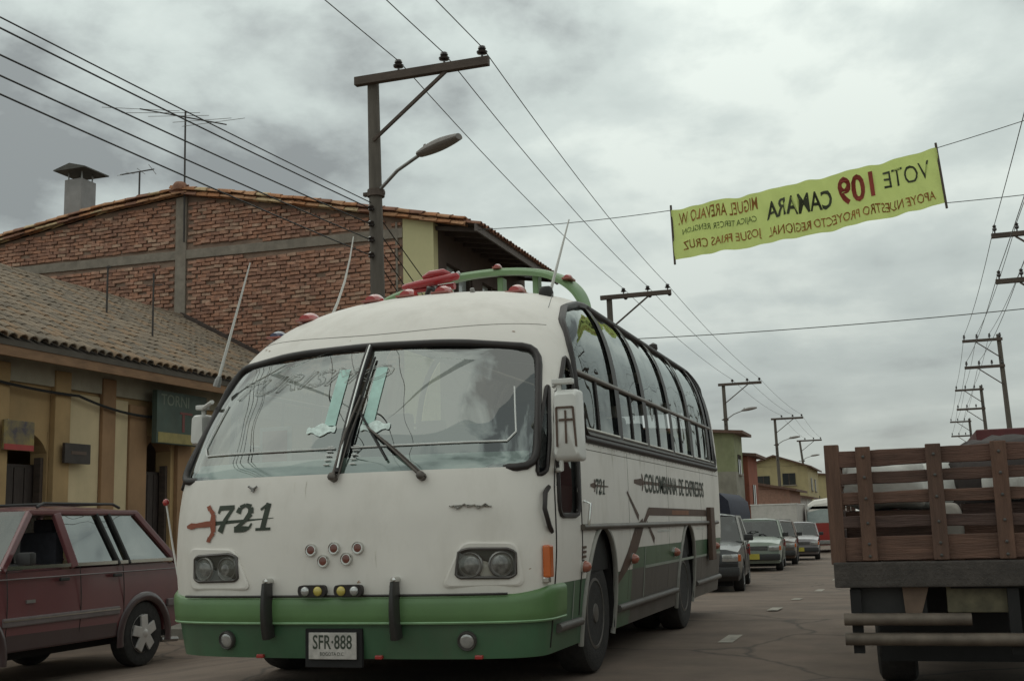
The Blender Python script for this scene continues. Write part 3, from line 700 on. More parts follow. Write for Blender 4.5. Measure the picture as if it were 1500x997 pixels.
tag(sdecal(*strokes(L_g), 0, 0, sideR, .0022, 'grime_runs', grime), kind='stuff')
L_g = []
for k in range(9):
    s_ = rs_.uniform(-1.25, 1.35); z_ = rs_.choice((rs_.uniform(.70, .80), rs_.uniform(1.36, 1.40), rs_.uniform(2.40, 2.44))); L_g.append([(s_, z_, rs_.uniform(.002, .006)), (s_ + rs_.uniform(.006, .03), z_ + rs_.uniform(-.006, .006), rs_.uniform(.001, .004))])
tag(sdecal(*strokes(L_g), 0, 0, SO, .0024, 'paint_chips', scuff), kind='stuff')
# mirrors
mp_ = M('mirror_white_plastic', (.66, .65, .62), .4, var=.06, coat=.2, dirt=.2, dirtcol=(.4, .38, .34))
def mirror(cx, cy, cz, w_, h_, sd_, sword):
    m = MB(); rr = []
    Q = smoothpoly([(-w_ / 2 * .86, h_ / 2), (w_ / 2 * .9, h_ / 2), (w_ / 2, -h_ / 2), (-w_ / 2, -h_ / 2)], 4, .03)
    n = len(Q); L = [(1., .10), (1., .02), (.96, -.02), (.84, -.045), (0.02, -.05)]
    prev = None
    for k, (sc_, d) in enumerate(L):
        rg = [(cx + a * sc_, cy + d, cz + b * sc_) for a, b in Q]; rr.append(rg + [rg[0]])
    m.grid(rr); m.add(rr[0][:-1], [tuple(range(n))]); o = m.build('mirror', mp_, bus, smooth=40)
    m = MB(); m.box((cx, cy + .103, cz), (w_ * .86, .004, h_ * .88)); m.build('mirror_glass', M('mirror_glass', (.5, .52, .52), .03, 1., var=.02), o)
    if sword:
        m = MB(); Q2 = [(-.055, .11), (.055, .11), (.07, -.14), (-.055, -.14)]
        for a, b in zip(Q2[:2] + Q2[:1], Q2[1:3] + Q2[3:]): m.bar((cx + a[0], cy - .052, cz + a[1]), (cx + b[0], cy - .052, cz + b[1]), .012, .012, (0, 1, 0))
        m.build('mirror_emblem_frame', print_brown, o)
        m = MB(); m.bar((cx + .005, cy - .054, cz - .12), (cx + .005, cy - .054, cz + .09), .012, .006, (0, 1, 0)); m.bar((cx - .04, cy - .055, cz + .03), (cx + .05, cy - .055, cz + .03), .014, .006, (0, 1, 0)); m.build('mirror_sword', print_brown, o)
    m = MB(); bx_ = SY(.52, cz, sd_).x
    m.tube([(cx - sd_ * w_ * .25, cy, cz + h_ / 2 - .01), (cx - sd_ * w_ * .25, cy, cz + h_ / 2 + .05), (bx_, .55, cz + h_ / 2 + .05)], .016, n=6)
    m.build('mirror_arm', offwhite, o, smooth=40); m = MB(); m.tube([(cx - sd_ * w_ * .25, cy, cz - h_ / 2 + .01), (cx - sd_ * w_ * .25, cy, cz - h_ / 2 - .05), (bx_, .5, cz - h_ / 2 - .05)], .016, n=6)
    m.build('mirror_arm', offwhite, o, smooth=40); m = MB(); m.box((cx - sd_ * .02, cy, cz + h_ / 2 + .052), (w_ * .75, .06, .035)); m.build('mirror_bracket', offwhite, o, bevel=.008)
mirror(1.485, .36, 1.69, .185, .46, 1, True)
mirror(-1.575, .86, 1.85, .12, .24, -1, False)
# kerb-feeler rod with red ball at the left front corner
m = MB(); m.tube([(-1.36, .42, .56), (-1.46, .46, .72), (-1.55, .5, .98), (-1.61, .5, 1.28)], [.011, .009, .008, .007], n=6); o = m.build('corner_rod', offwhite, bus, smooth=50)
m = MB(); m.lathe([(.004, -.026), (.018, -.018), (.026, 0), (.018, .018), (.004, .026)], (-1.615, .5, 1.30), (0, 0, 1), 12); m.build('rod_ball', redlens, o, smooth=60)
# roof fittings
def roofz(x, y):
    lo, hi = 1.5, 3.11
    for _ in range(30):
        z = (lo + hi) / 2
        hw, fy, d, n, ry = (lerp(t, z) for t in (HW, FY, DD, NN, RY))
        if abs(x) >= hw: ins = False
        elif y < fy + d: ins = y > fy and abs(x) < hw * max(0, 1 - ((fy + d - y) / d) ** n) ** (1 / n)
        else: ins = y < ry
        if ins: lo = z
        else: hi = z
    return lo
def roof_marker(x, y, lens, name='roof_marker', z=None, sc=1.0):
    zz_ = roofz(x, y) - .01 if z is None else z
    m = MB(); rr = []
    for k in range(9):
        t = k / 8; yy = -.09 + .2 * t; hw_ = .052 * math.sin(PI * min(1, .18 + t * .8)) ** .6; hh = (.075 * math.sin(PI * min(1, .2 + .75 * t)) ** .7) * (.6 + .4 * t)
        rr.append([(x + sc * hw_ * math.cos(a), y + sc * yy, zz_ + sc * hh * math.sin(a)) for a in [PI * q / 8 for q in range(9)]])
    m.grid(rr); m.add(rr[0], [tuple(range(9))]); m.add(rr[-1], [tuple(range(9))]); o = m.build(name, lens, bus, smooth=50)
    m = MB(); m.box((x, y + .01 * sc, zz_ - .005), (.12 * sc, .22 * sc, .018)); m.build('marker_base', M('marker_base', (.3, .1, .08), .4), o, bevel=.006)
for x, y in ((-.86, 1.30), (-.41, 1.55), (-.16, 1.66), (.12, 1.72), (.68, 1.90)): roof_marker(x, y, redlens, sc=1.25)
roof_marker(-1.05, 1.14, M('dark_blue_lens', (.04, .045, .10), .2, coat=.5))
hoop = [(-.93, 2.50, 2.96), (-.76, 2.5, 3.08), (-.53, 2.5, 3.145), (-.27, 2.5, 3.195), (-.01, 2.5, 3.23), (.37, 2.5, 3.235), (.68, 2.5, 3.19), (.86, 2.5, 3.11), (.98, 2.5, 3.00), (1.05, 2.52, 2.86)]
m = MB(); rr = []
def crom(P, n):
    o = []
    for i in range(len(P) - 1):
        p0, p1, p2, p3 = (Vector(P[max(0, min(len(P) - 1, i + k))]) for k in (-1, 0, 1, 2))
        for k in range(n):
            t = k / n; o.append(.5 * ((2 * p1) + (p2 - p0) * t + (2 * p0 - 5 * p1 + 4 * p2 - p3) * t * t + (3 * p1 - p0 - 3 * p2 + p3) * t ** 3))
    return o + [Vector(P[-1])]
hp = crom(hoop, 5)
for i, p in enumerate(hp):
    d = (hp[min(i + 1, len(hp) - 1)] - hp[max(0, i - 1)]).normalized(); up = Vector((-d.z, 0, d.x))
    tp = .35 + .65 * math.sin(PI * (i + 1) / (len(hp) + 1)) ** .6
    rr.append([p + up * b * tp + Vector((0, a * tp, 0)) for a, b in ((-.02, -.035), (-.03, .0), (.0, .03), (.12, .055), (.3, .075), (.32, .05), (.3, .03), (.1, -.02), (-.02, -.035))])
m.grid(rr); hb = m.build('roof_wing', rack_green, bus, smooth=40)
for x, z in ((-.20, 3.10), (.30, 3.12), (.62, 3.12)):
    m = MB(); zt = roofz(x, 2.6); m.box((x, 2.62, (zt + 3.2) / 2), (.05, .12, 3.2 - zt)); m.build('wing_strut', rack_green, hb, bevel=.01)
roof_marker(.30, 2.52, redlens, 'wing_marker', 3.275, .6); roof_marker(.93, 2.52, redlens, 'wing_marker', 3.12, .7)
for x in (-.10, -.05):
    m = MB(); m.lathe([(.02, 0), (.02, .015), (.004, .03)], (x, 2.47, 3.245), (0, -1, .5), 12); m.build('wing_lamp', lampglass, hb, smooth=50)
m = MB(); hA, hB = Vector((-.37, 1.98, 3.06)), Vector((.17, 1.92, 3.10))
m.tube([hA.lerp(hB, t) for t in (0, .02, .1, .3, .55, .8, .97, 1)], [.01, .022, .028, .034, .038, .036, .03, .008], n=12)
m.tube([Vector((-.17, 1.96, 3.125)), Vector((-.10, 1.95, 3.14)), Vector((.02, 1.95, 3.145)), Vector((.08, 1.94, 3.13))], [.015, .033, .035, .012], n=10)
m.tube([Vector((-.28, 2.0, 3.03)), Vector((.10, 1.99, 3.035))], [.02, .03], n=10)
hn = m.build('air_horn', redhorn, bus, smooth=50)
m = MB(); m.tube([(-.12, 1.96, 3.05), (-.12, 1.96, 2.92)], .02, n=8); m.tube([(-.05, 1.96, 3.05), (-.09, 1.9, 2.93)], .014, n=6); m.build('horn_bracket', steel, hn, smooth=50)
m = MB(); m.tube([(-.10, 1.86, 2.95), (-.08, 1.86, 3.0), (-.04, 1.86, 3.0), (-.02, 1.86, 2.95)], .018, n=6); m.build('horn_bracket', rubber, hn, smooth=50)
def whip(a, b, r, name, mid=None, mat=offwhite):
    m = MB(); pts = [Vector(a).lerp(Vector(b), t) for t in (0, .25, .5, .75, 1)]
    if mid: pts = [p + Vector(mid) * math.sin(PI * t) for p, t in zip(pts, (0, .25, .5, .75, 1))]
    m.tube(pts, [r, r * .9, r * .75, r * .6, r * .4], n=6); o = m.build(name, mat, bus, smooth=50)
    m = MB(); m.lathe([(r * 2.4, -.03), (r * 2.2, .02), (r * 1.2, .05)], a, Vector(b) - Vector(a), 8); m.build('antenna_base', steel, o, smooth=40)
whip((-1.27, .62, 2.17), (-.99, .60, 3.05), .012, 'antenna'); whip((-.93, 1.75, 2.78), (-.73, 1.80, 3.50), .012, 'antenna', (.03, 0, -.02))
whip((.88, 2.05, 2.84), (1.07, 2.10, 3.52), .014, 'antenna'); whip((.99, 1.30, 2.33), (1.10, 1.45, 2.78), .006, 'antenna', None, steel)
m = MB(); z = roofz(.90, 1.95); m.lathe([(.055, -.02), (.06, .02), (.05, .06), (.03, .075)], (.90, 1.95, z), (0, -.2, 1), 16); m.build('antenna_coil', rubber, bus, smooth=40)
m = MB(); z = roofz(.40, 1.60); m.lathe([(.02, -.01), (.018, .03), (.006, .035)], (.40, 1.60, z), (0, -.3, 1), 10); m.build('washer_stud', steel, bus, smooth=40)
m = MB(); m.lathe([(.02, 0), (.05, .05), (.045, .1), (.01, .12)], (.93, 6.0, roofz(.93, 6.0) - .02), (0, 0, 1), 10); m.build('roof_vent_cap', gasket, bus, smooth=40)
for x in (.7, -.7):
    m = MB(); zt = roofz(x, 6.9); m.prism([(-.09, 0), (.09, 0), (.03, .2)], -.02, .02, lambda a, b, d, x=x, zt=zt: (x + .35 * (1 if x > 0 else -1) + d, 6.9 + a, zt - .32 + b)); m.build('roof_fin', gasket, bus)
# dashboard, seats
m = MB(); rr = [[SO(-1.28 + .107 * k, z, o) for k in range(25)] for z, o in ((1.20, -.05), (1.44, -.03), (1.565, -.06), (1.575, -.30))]
m.grid(rr); m.build('dashboard', dash, bus, smooth=40)
def seat(x, y, h=1.0):
    m = MB(); m.box((x, y, 1.22), (.46, .46, .14)); m.box((x, y + .24, 1.55), (.46, .12, .62)); m.box((x, y + .25, 1.92), (.28, .09, .2)); return m.build('passenger_seat', seatm, bus, bevel=.04, smooth=40)
for k in range(7):
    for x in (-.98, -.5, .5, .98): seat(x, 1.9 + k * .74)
m = MB(); m.box((.55, 1.15, 1.15), (.5, .5, .14)); m.box((.55, 1.42, 1.5), (.5, .12, .66)); m.build('driver_seat', seatm, bus, bevel=.04, smooth=40)
m = MB(); m.tube([(.55 + .21 * math.cos(t), .78 + .06 * math.sin(t), 1.55 + .2 * math.sin(t)) for t in [2 * PI * k / 24 for k in range(24)]], .016, n=6, closed=True); m.tube([(.55, .8, 1.55), (.55, .62, 1.35)], .03, n=8); m.build('steering_wheel', rubber, bus, smooth=50)
m = MB()
for (x, y0, y1) in ((.35, 1.5, 7.1), (-.35, 1.5, 7.1)): m.tube([(x, y0, 2.62), (x, y1, 2.62)], .016, n=6)
m.build('hand_rail', chrome, bus, smooth=50)
# driver's curtain and small picture behind the left windshield, as the photo hints
m = MB(); m.box((-.86, .75, 1.68), (.20, .02, .24)); m.build('picture_card', M('card_red', (.26, .06, .05), .7, var=.3, scale=8), bus)
m = MB(); m.box((-.86, .76, 1.68), (.26, .015, .30)); m.build('picture_frame', M('card_pale', (.4, .4, .38), .7), bus)
# ------------------------------------------------------------------ low house with the old tile roof (left)
def boxp(name, mat, parent, x0, x1, y0, y1, z0, z1, bevel=0, smooth=None):
    m = MB(); m.box(((x0 + x1) / 2, (y0 + y1) / 2, (z0 + z1) / 2), (x1 - x0, y1 - y0, z1 - z0)); return m.build(name, mat, parent, bevel=bevel, smooth=smooth)
def wall_with_openings(name, mat, parent, plane, fixed, t, a0, a1, z0, z1, ops):
    """plaster wall with real openings. plane 'X': wall at x=fixed spanning y; 'Y': at y=fixed spanning x. ops: (a0,a1,z0,z1)"""
    As = sorted({a0, a1, *[o[0] for o in ops], *[o[1] for o in ops]}); Zs = sorted({z0, z1, *[o[2] for o in ops], *[o[3] for o in ops]})
    m = MB()
    for i in range(len(As) - 1):
        run = None
        for j in range(len(Zs) - 1):
            ca, cz = (As[i] + As[i + 1]) / 2, (Zs[j] + Zs[j + 1]) / 2
            if any(o[0] < ca < o[1] and o[2] < cz < o[3] for o in ops): continue
            c = (fixed, ca, cz) if plane == 'X' else (ca, fixed, cz)
            d = (t, As[i + 1] - As[i], Zs[j + 1] - Zs[j]) if plane == 'X' else (As[i + 1] - As[i], t, Zs[j + 1] - Zs[j])
            m.box(c, d)
    o = m.build(name, mat, parent)
    bm = bmesh.new(); bm.from_mesh(o.data); bmesh.ops.remove_doubles(bm, verts=bm.verts, dist=.0005)
    seen = {}
    for f in bm.faces: seen.setdefault(tuple(sorted(v.index for v in f.verts)), []).append(f)
    bmesh.ops.delete(bm, geom=[f for l in seen.values() if len(l) > 1 for f in l], context='FACES'); bm.to_mesh(o.data); bm.free()
    return o
ochre = M('ochre_plaster', (.38, .25, .12), .9, var=.14, scale=1.6, bump=.12, bscale=30, dirt=.45, dirtcol=(.2, .15, .085))
cream = M('cream_plaster', (.55, .435, .27), .9, var=.1, scale=1.4, bump=.1, bscale=30, dirt=.35, dirtcol=(.33, .28, .17))
sienna = M('orange_brown_plaster', (.29, .17, .09), .9, var=.16, scale=1.5, bump=.1, bscale=30, dirt=.3, dirtcol=(.17, .09, .05))
plaster_ye = M('pale_yellow_plaster', (.58, .53, .30), .9, var=.08, scale=1.2, bump=.08, bscale=30, dirt=.25, dirtcol=(.4, .36, .22))
timber = M('dark_timber', (.065, .045, .035), .75, var=.3, scale=4, stretch=(1, 6, 6), bump=.15, bscale=20)
fascia_m = M('weathered_fascia', (.23, .13, .07), .8, var=.25, scale=3, stretch=(4, 1, 4))
tile_mats = [M('old_tile_%d' % i, c_, .9, var=.3, scale=7, bump=.3, bscale=25, dirt=.55, dirtcol=(.085, .078, .066)) for i, c_ in enumerate([(.205, .158, .115), (.235, .18, .13), (.17, .136, .103), (.24, .16, .10)])]
low = thing('tiled_house', 'low ochre colonial house with old barrel-tile roof behind the maroon car', 'house', (-12, 17, -.25))
lx, ly, lz = -12, 17, -.25
def L_(p): return (p[0] - lx, p[1] - ly, p[2] - lz)
def lowbox(name, mat, x0, x1, y0, y1, z0, z1, parent=low, **k): return boxp(name, mat, parent, x0 - lx, x1 - lx, y0 - ly, y1 - ly, z0 - lz, z1 - lz, **k)
# front wall x=-12 with two door openings and arch heads
wall_with_openings('wall', ochre, low, 'X', -.15, .3, 9.5 - ly, 22.95 - ly, 0, 4.05, [(13.28 - ly, 14.13 - ly, 0, 2.875), (16.5 - ly, 17.2 - ly, 0, 2.975)])
lowbox('wall', ochre, -19.4, -19.1, 9.5, 22.95, -.25, 3.8); lowbox('gable_wall', ochre, -19.1, -12.3, 9.5, 9.8, -.25, 3.8)
def arch_fill(y0, y1, ztop, rise, mat, depth=.29):
    m = MB(); n = 12
    top = [(y0, ztop + .1), (y1, ztop + .1)]; arc = [(y1 - (y1 - y0) * k / n, ztop - rise + rise * math.sin(PI * k / n) ** .7) for k in range(n + 1)]
    m.prism(top + arc, -.298, -.003, lambda a, b, d: (d, a - ly, b - lz)); return m.build('arch_head', mat, low)
arch_fill(13.285, 14.125, 2.60, .28, ochre); arch_fill(16.505, 17.195, 2.70, .2, sienna)
doorm = M('dark_door_wood', (.045, .032, .028), .7, var=.3, scale=5, stretch=(1, 6, 1))
for (y0, y1) in ((13.28, 14.13), (16.5, 17.2)):
    m = MB(); m.box((-.25, (y0 + y1) / 2 - ly, 1.2), (.04, y1 - y0, 2.4)); d = m.build('door', doorm, low)
    for k in range(4):
        m = MB(); yy = y0 + (y1 - y0) * (k + .5) / 4; m.box((-.222, yy - ly, 1.2), (.02, (y1 - y0) / 4 - .02, 2.3)); m.build('door_board', doorm, d, bevel=.006)
    m = MB(); m.lathe([(.02, 0), (.02, .03), (.035, .05), (.03, .07), (.004, .075)], (-.21, y1 - .12 - ly, 1.2), (1, 0, 0), 10); m.build('handle', steel, d, smooth=50)
    for yy in (y0 + .03, y1 - .03):
        m = MB(); m.box((-.12, yy - ly, 1.25), (.12, .06, 2.5)); m.build('door_frame', timber, low)
# raised panels and pilasters
def arch_panel(name, mat, y0, y1, z0, z1, rise, d):
    m = MB(); n = 8
    P = [(y0, z0), (y1, z0), (y1, z1 - rise)] + [(y1 - (y1 - y0) * (1 - math.cos(PI / 2 * k / n)) * .6, z1 - rise + rise * math.sin(PI / 2 * k / n)) for k in range(1, n + 1)] + [(y0 + (y1 - y0) * .12, z1), (y0, z1 - rise * .5)]
    m.prism(P, .0, d, lambda a, b, q: (q, a - ly, b - lz)); return m.build(name, mat, low, bevel=.008)
lowbox('cream_panel', cream, -11.998, -11.955, 14.52, 15.24, .25, 3.25, bevel=.01); lowbox('cream_panel', cream, -11.998, -11.955, 15.58, 15.95, .25, 3.25, bevel=.01)
lowbox('pilaster', sienna, -11.998, -11.90, 15.25, 15.57, .1, 3.55, bevel=.012); lowbox('pilaster', sienna, -11.998, -11.92, 15.96, 16.42, .1, 3.2, bevel=.012)
lowbox('pilaster', ochre, -11.998, -11.90, 14.16, 14.50, .1, 3.55, bevel=.012); lowbox('pilaster', ochre, -11.998, -11.90, 12.85, 13.22, .1, 3.55, bevel=.012)
lowbox('pilaster', sienna, -11.998, -11.92, 17.3, 17.7, .1, 3.5, bevel=.012)
lowbox('frieze', M('shaded_buff_plaster', (.37, .33, .25), .9, var=.15, scale=1.5, dirt=.4), -11.998, -11.93, 12.0, 22.9, 3.3, 3.72, bevel=.01)  # greyish buff band along the top of the wall
lowbox('plinth', sienna, -11.997, -11.94, 12.0, 13.27, -.25, .1); lowbox('plinth', sienna, -11.997, -11.94, 14.14, 16.49, -.25, .1)
# roof: eave at x=-11.4 z=3.85, ridge x=-15.75 z=6.1
EX, EZ, RX_, RZ_ = -11.38, 3.80, -15.75, 6.06
sl_ = (RZ_ - EZ) / (EX - RX_)
m = MB(); m.prism([(EX + .02, EZ - .13), (EX + .02, EZ - .05), (RX_, RZ_ - .05), (2 * RX_ - EX, EZ - .05), (2 * RX_ - EX, EZ - .13), (RX_, RZ_ - .14)], 9.3, 22.98, lambda a, b, d: L_((a, d, b)))
roof = m.build('roof', M('roof_underlay', (.10, .085, .07), .9), low)
m = MB(); m.box(L_((EX - .02, 16.1, EZ - .20)), (.05, 13.6, .14)); m.build('fascia_board', fascia_m, roof)
for k in range(22):
    y = 10.0 + k * .6; m = MB(); m.bar(L_((-12.0, y, EZ + .62 * sl_ - .24)), L_((EX - .03, y, EZ - .19)), .09, .11); m.build('rafter', timber, roof)
def tile_mesh(w0, w1, l, h, th=.016, n=6):
    m = MB(); rr = []
    for (yy, w_) in ((0, w0), (l, w1)):
        o = [(w_ / 2 * math.cos(PI * k / n), yy, h * (w_ / w0) * math.sin(PI * k / n)) for k in range(n + 1)]
        i = [((w_ / 2 - th) * math.cos(PI * k / n), yy, (h * (w_ / w0) - th) * math.sin(PI * k / n)) for k in range(n, -1, -1)]
        rr.append(o + i + [o[0]])
    m.grid(rr)
    for r_ in rr: m.add(r_[:-1], [tuple(range(len(r_) - 1))])
    return m
TP, TL = .205, .31
tmesh = []
for mt in tile_mats:
    o = tile_mesh(.19, .155, TL + .07, .075).build('tile_src', mt, None, smooth=50); tmesh.append(o.data); bpy.data.objects.remove(o)
ncol = int((22.9 - 9.4) / TP); nrow = int(math.hypot(EX - RX_, RZ_ - EZ) / TL) + 1
ux = Vector((RX_ - EX, 0, RZ_ - EZ)).normalized(); nn_ = Vector((-ux.z, 0, ux.x)); nn_ = nn_ if nn_.z > 0 else -nn_
cands = []
for c in range(ncol):
    for r_ in range(nrow):
        y = 9.5 + c * TP + random.uniform(-.012, .012); p = Vector((EX, y, EZ)) + ux * (r_ * TL - .06 + random.uniform(-.02, .02)) + nn_ * (.005 + random.uniform(0, .012))
        cands.append((p, r_, c, random.randrange(4), random.uniform(-.03, .03)))
# the largest in view: seen from the street between the left picture edge and the bus
def vis(p): return p.y > 12.0 + (EX - p.x) * 1.05 and p.y < 17.6 + (EX - p.x) * .85
order = sorted(cands, key=lambda t: (0 if vis(t[0]) else 1, t[0].length))
rest = MB(); bas = Matrix((Vector((0, 1, 0)), ux, nn_)).transposed()
for i, (p, r_, c, k, tw) in enumerate(order):
    mat3 = bas @ Matrix.Rotation(tw, 3, 'Z')
    if i < 300:
        o = bpy.data.objects.new('roof_tile', tmesh[k]); COL.objects.link(o); o.parent = roof
        o.matrix_local = Matrix.Translation(Vector(L_(p))) @ mat3.to_4x4()
    else:
        rest.add([Vector(L_(p)) + mat3 @ v.co for v in tmesh[k].vertices], [tuple(q.vertices) for q in tmesh[k].polygons], k)
tag(rest.build('roof_tiles', tile_mats, roof, smooth=50, fix=False), kind='stuff')
m = MB()
for k in range(38):
    y = 9.4 + k * .36; b_ = len(m.v)
    src = tile_mesh(.24, .22, .40, .10)
    m.add([L_((RX_ + v[0], y + v[1], RZ_ + .0 + v[2] + .02 * random.random())) for v in src.v], src.f)
tag(m.build('ridge_tiles', tile_mats[1], roof, smooth=50), kind='stuff')
# mortar strip where this roof meets the brick gable
m = MB(); m.bar(L_((EX - .2, 22.9, EZ + .18)), L_((RX_, 22.9, RZ_ + .10)), .14, .10); m.build('flashing', M('dark_flashing', (.07, .05, .042), .9, var=.3), roof)
# signs and cable on the low house
def sign(name, label, y0, y1, z0, z1, x, mat, th=.04, cat='sign'):
    t = thing(name, label, cat, (x, (y0 + y1) / 2, z0)); h = z1 - z0; w_ = y1 - y0
    m = MB(); m.box((0, 0, h / 2), (th, w_, h)); m.build('panel', mat, t, bevel=.006); return t
s1 = sign('poster_sign', 'colourful poster board with red lower edge hung beside the arched door', 13.0, 13.60, 2.30, 2.72, -11.80, M('poster_print', (.035, .03, .06), .5, col2=(.30, .22, .06), scale=5))
m = MB(); m.box((.023, 0, .045), (.006, .58, .08)); m.build('red_band', M('poster_red', (.32, .035, .03), .5), s1)
m = MB(); m.tube([(-.1, -.2, .42), (.0, -.2, .42)], .012); m.build('bracket', steel, s1)
s2 = sign('dark_sign', 'small dark board sign fixed left of the pale wall panel', 14.27, 14.85, 2.17, 2.47, -11.82, M('dark_board', (.035, .026, .022), .6, var=.35, scale=6), .05)
m = MB(); m.box((.028, .02, .16), (.004, .34, .05)); m.build('lettering_band', M('dull_lettering', (.09, .055, .04), .6), s2)
for q in (-.2, .2):
    m = MB(); m.box((-.09, q, .15), (.14, .03, .03)); m.build('bracket', steel, s2)
s3 = sign('shop_sign', 'faded green shop sign with yellow lower strip above the narrow door', 16.30, 17.75, 2.58, 3.46, -11.70, M('faded_green_board', (.05, .075, .06), .6, var=.3, scale=2.5, dirt=.4), .10)
m = MB(); m.box((.055, 0, .10), (.006, 1.38, .17)); m.build('yellow_strip', M('faded_yellow', (.25, .20, .07), .6, var=.25), s3)
tv, tf = text2d('TORNI', .19, .80, bold=.01)
m = MB(); m.add([(.055, -.62 + a, .64 + b) for a, b in tv], tf); m.build('sign_lettering', M('faded_lettering', (.14, .16, .12), .6), s3, fix=False)
m = MB(); m.box((.055, .10, .54), (.006, .36, .035)); m.box((.055, .02, .37), (.005, .07, .30)); m.build('red_mark', M('faded_red', (.16, .045, .04), .6), s3)
for q in (-.5, .5):
    m = MB(); m.box((-.13, q, .45), (.20, .05, .05)); m.build('bracket', steel, s3)
def cable(name, pts, r, label, mat, sag=0, n=20, cat='cable', group=None):
    m = MB(); P = []
    for a, b in zip(pts, pts[1:]):
        for k in range(n):
            t = k / n; q = Vector(a).lerp(Vector(b), t); q.z -= 4 * sag * t * (1 - t); P.append(q)
    P.append(Vector(pts[-1])); m.tube(P, r, n=5); return tag(m.build(name, mat, None, smooth=60), label, cat, group)
cable_m = M('black_cable', (.02, .02, .02), .6); wire_m = M('aluminium_wire', (.10, .105, .10), .5, .4)
cable('wall_cable', [(-11.86, 12.0, 3.35), (-11.84, 14.6, 3.20), (-11.84, 16.3, 3.02), (-11.8, 17.6, 3.25)], .022, 'black cable sagging along the front of the ochre house', cable_m, .05)

# ------------------------------------------------------------------ brick house
brk = thing('brick_house', 'two-storey brick house with bare brick gable and wide tiled eave', 'house', (-14, 25, -.25))
bx0, by0, bz0 = -14, 25, -.25
def B_(p): return (p[0] - bx0, p[1] - by0, p[2] - bz0)
GAB = [(-22.5, 8.36), (-21.2, 8.50), (-18.14, 8.93), (-15.8, 9.12), (-14.3, 8.84), (-12.5, 8.46), (-10.13, 7.92), (-9.39, 7.76)]
def gabz(x):
    for (a, b), (c, d) in zip(GAB, GAB[1:]):
        if a <= x <= c: return b + (d - b) * (x - a) / (c - a)
    return GAB[0][1] if x < GAB[0][0] else GAB[-1][1]
mortar = M('grey_brown_mortar', (.24, .165, .125), .95, var=.25, scale=3)
brick_m = [M('brick_%d' % i, c_, .9, var=.38, scale=7, bump=.35, bscale=40, dirt=.55, dirtcol=(.15, .10, .08)) for i, c_ in enumerate([(.38, .19, .125), (.42, .23, .16), (.31, .16, .112), (.44, .28, .20)])]
conc = M('rough_concrete', (.235, .20, .165), .9, var=.25, scale=4, bump=.3, bscale=18, dirt=.4)
P = [(-22.5, -.25)] + [(a, b - .06) for a, b in GAB if a < -10.2] + [(-10.13, 7.86), (-10.13, -.25)]
m = MB(); m.prism(P, 23.03, 23.25, lambda a, b, d: B_((a, d, b))); bw = m.build('brick_wall', mortar, brk)
P = [(-10.13, -.25), (-10.13, 7.86), (-9.40, 7.70), (-9.40, -.25)]
m = MB(); m.prism(P, 22.99, 23.25, lambda a, b, d: B_((a, d, b))); m.build('plaster_wall', plaster_ye, brk)
BEAM0, BEAM1 = 7.47, 7.73
def beamz(x): return .012 * (-15.0 - x)
bsrc = []
for mt in brick_m:
    mm = MB(); mm.box((0, 0, 0), (.232, .05, .072)); o = mm.build('s', mt, None, bevel=.006, bseg=1); bsrc.append(o.data); bpy.data.objects.remove(o)
bricks = []
zc = 4.4; row = 0
while zc < 9.1:
    x = -22.3 + (row % 2) * .125
    while x < -10.25:
        inb = BEAM0 - .05 < zc + 0 - beamz(x) < BEAM1 + .05
        incol = -16.02 - .13 < x < -15.70 + .13
        if zc + .05 < gabz(x) - .10 and not inb and not incol and zc > 4.4:
            wob = .022 * noise.noise(Vector((x * .7, zc * 3.1, 0))) + .012 * noise.noise(Vector((x * 3, zc * 5, 4)))
            if random.random() > .015: bricks.append((Vector((x + random.uniform(-.025, .025), 23.012 + random.uniform(-.022, .016), zc + wob + random.uniform(-.008, .008))), random.choices((0, 1, 2, 3), (5, 3, 5, 1.5))[0], random.gauss(0, .035)))
        x += .25
    zc += .0885; row += 1
def low_roof_z(x): return EZ + (EX - x) * sl_ if x > RX_ else RZ_
order = sorted(bricks, key=lambda b: (0 if (b[0].z > low_roof_z(b[0].x) + .1 and b[0].x > -21) else 1, (b[0] - Vector((0, 0, 1))).length))
rest = MB()
for i, (p, k, tw) in enumerate(order):
    if i < 300:
        o = bpy.data.objects.new('brick', bsrc[k]); COL.objects.link(o); o.parent = bw; o.location = B_(p); o.rotation_euler = (0, tw, 0)
    else: rest.add([Vector(B_(p)) + Matrix.Rotation(tw, 3, 'Y') @ v.co for v in bsrc[k].vertices], [tuple(q.vertices) for q in bsrc[k].polygons], k)
tag(rest.build('bricks', brick_m, bw, fix=False), kind='stuff')
m = MB(); m.bar(B_((-22.5, 23.06, 7.60 + .10)), B_((-10.14, 23.06, 7.60 - .06)), .16, .22); m.build('concrete_beam', conc, bw, bevel=.01)
m = MB(); m.box(B_((-15.86, 23.055, 6.6)), (.29, .17, 4.85)); m.build('concrete_column', conc, bw, bevel=.01)
m = MB(); m.box(B_((-10.28, 23.055, 6.0)), (.05, .16, 3.6)); m.build('corner_post', conc, bw, bevel=.008)
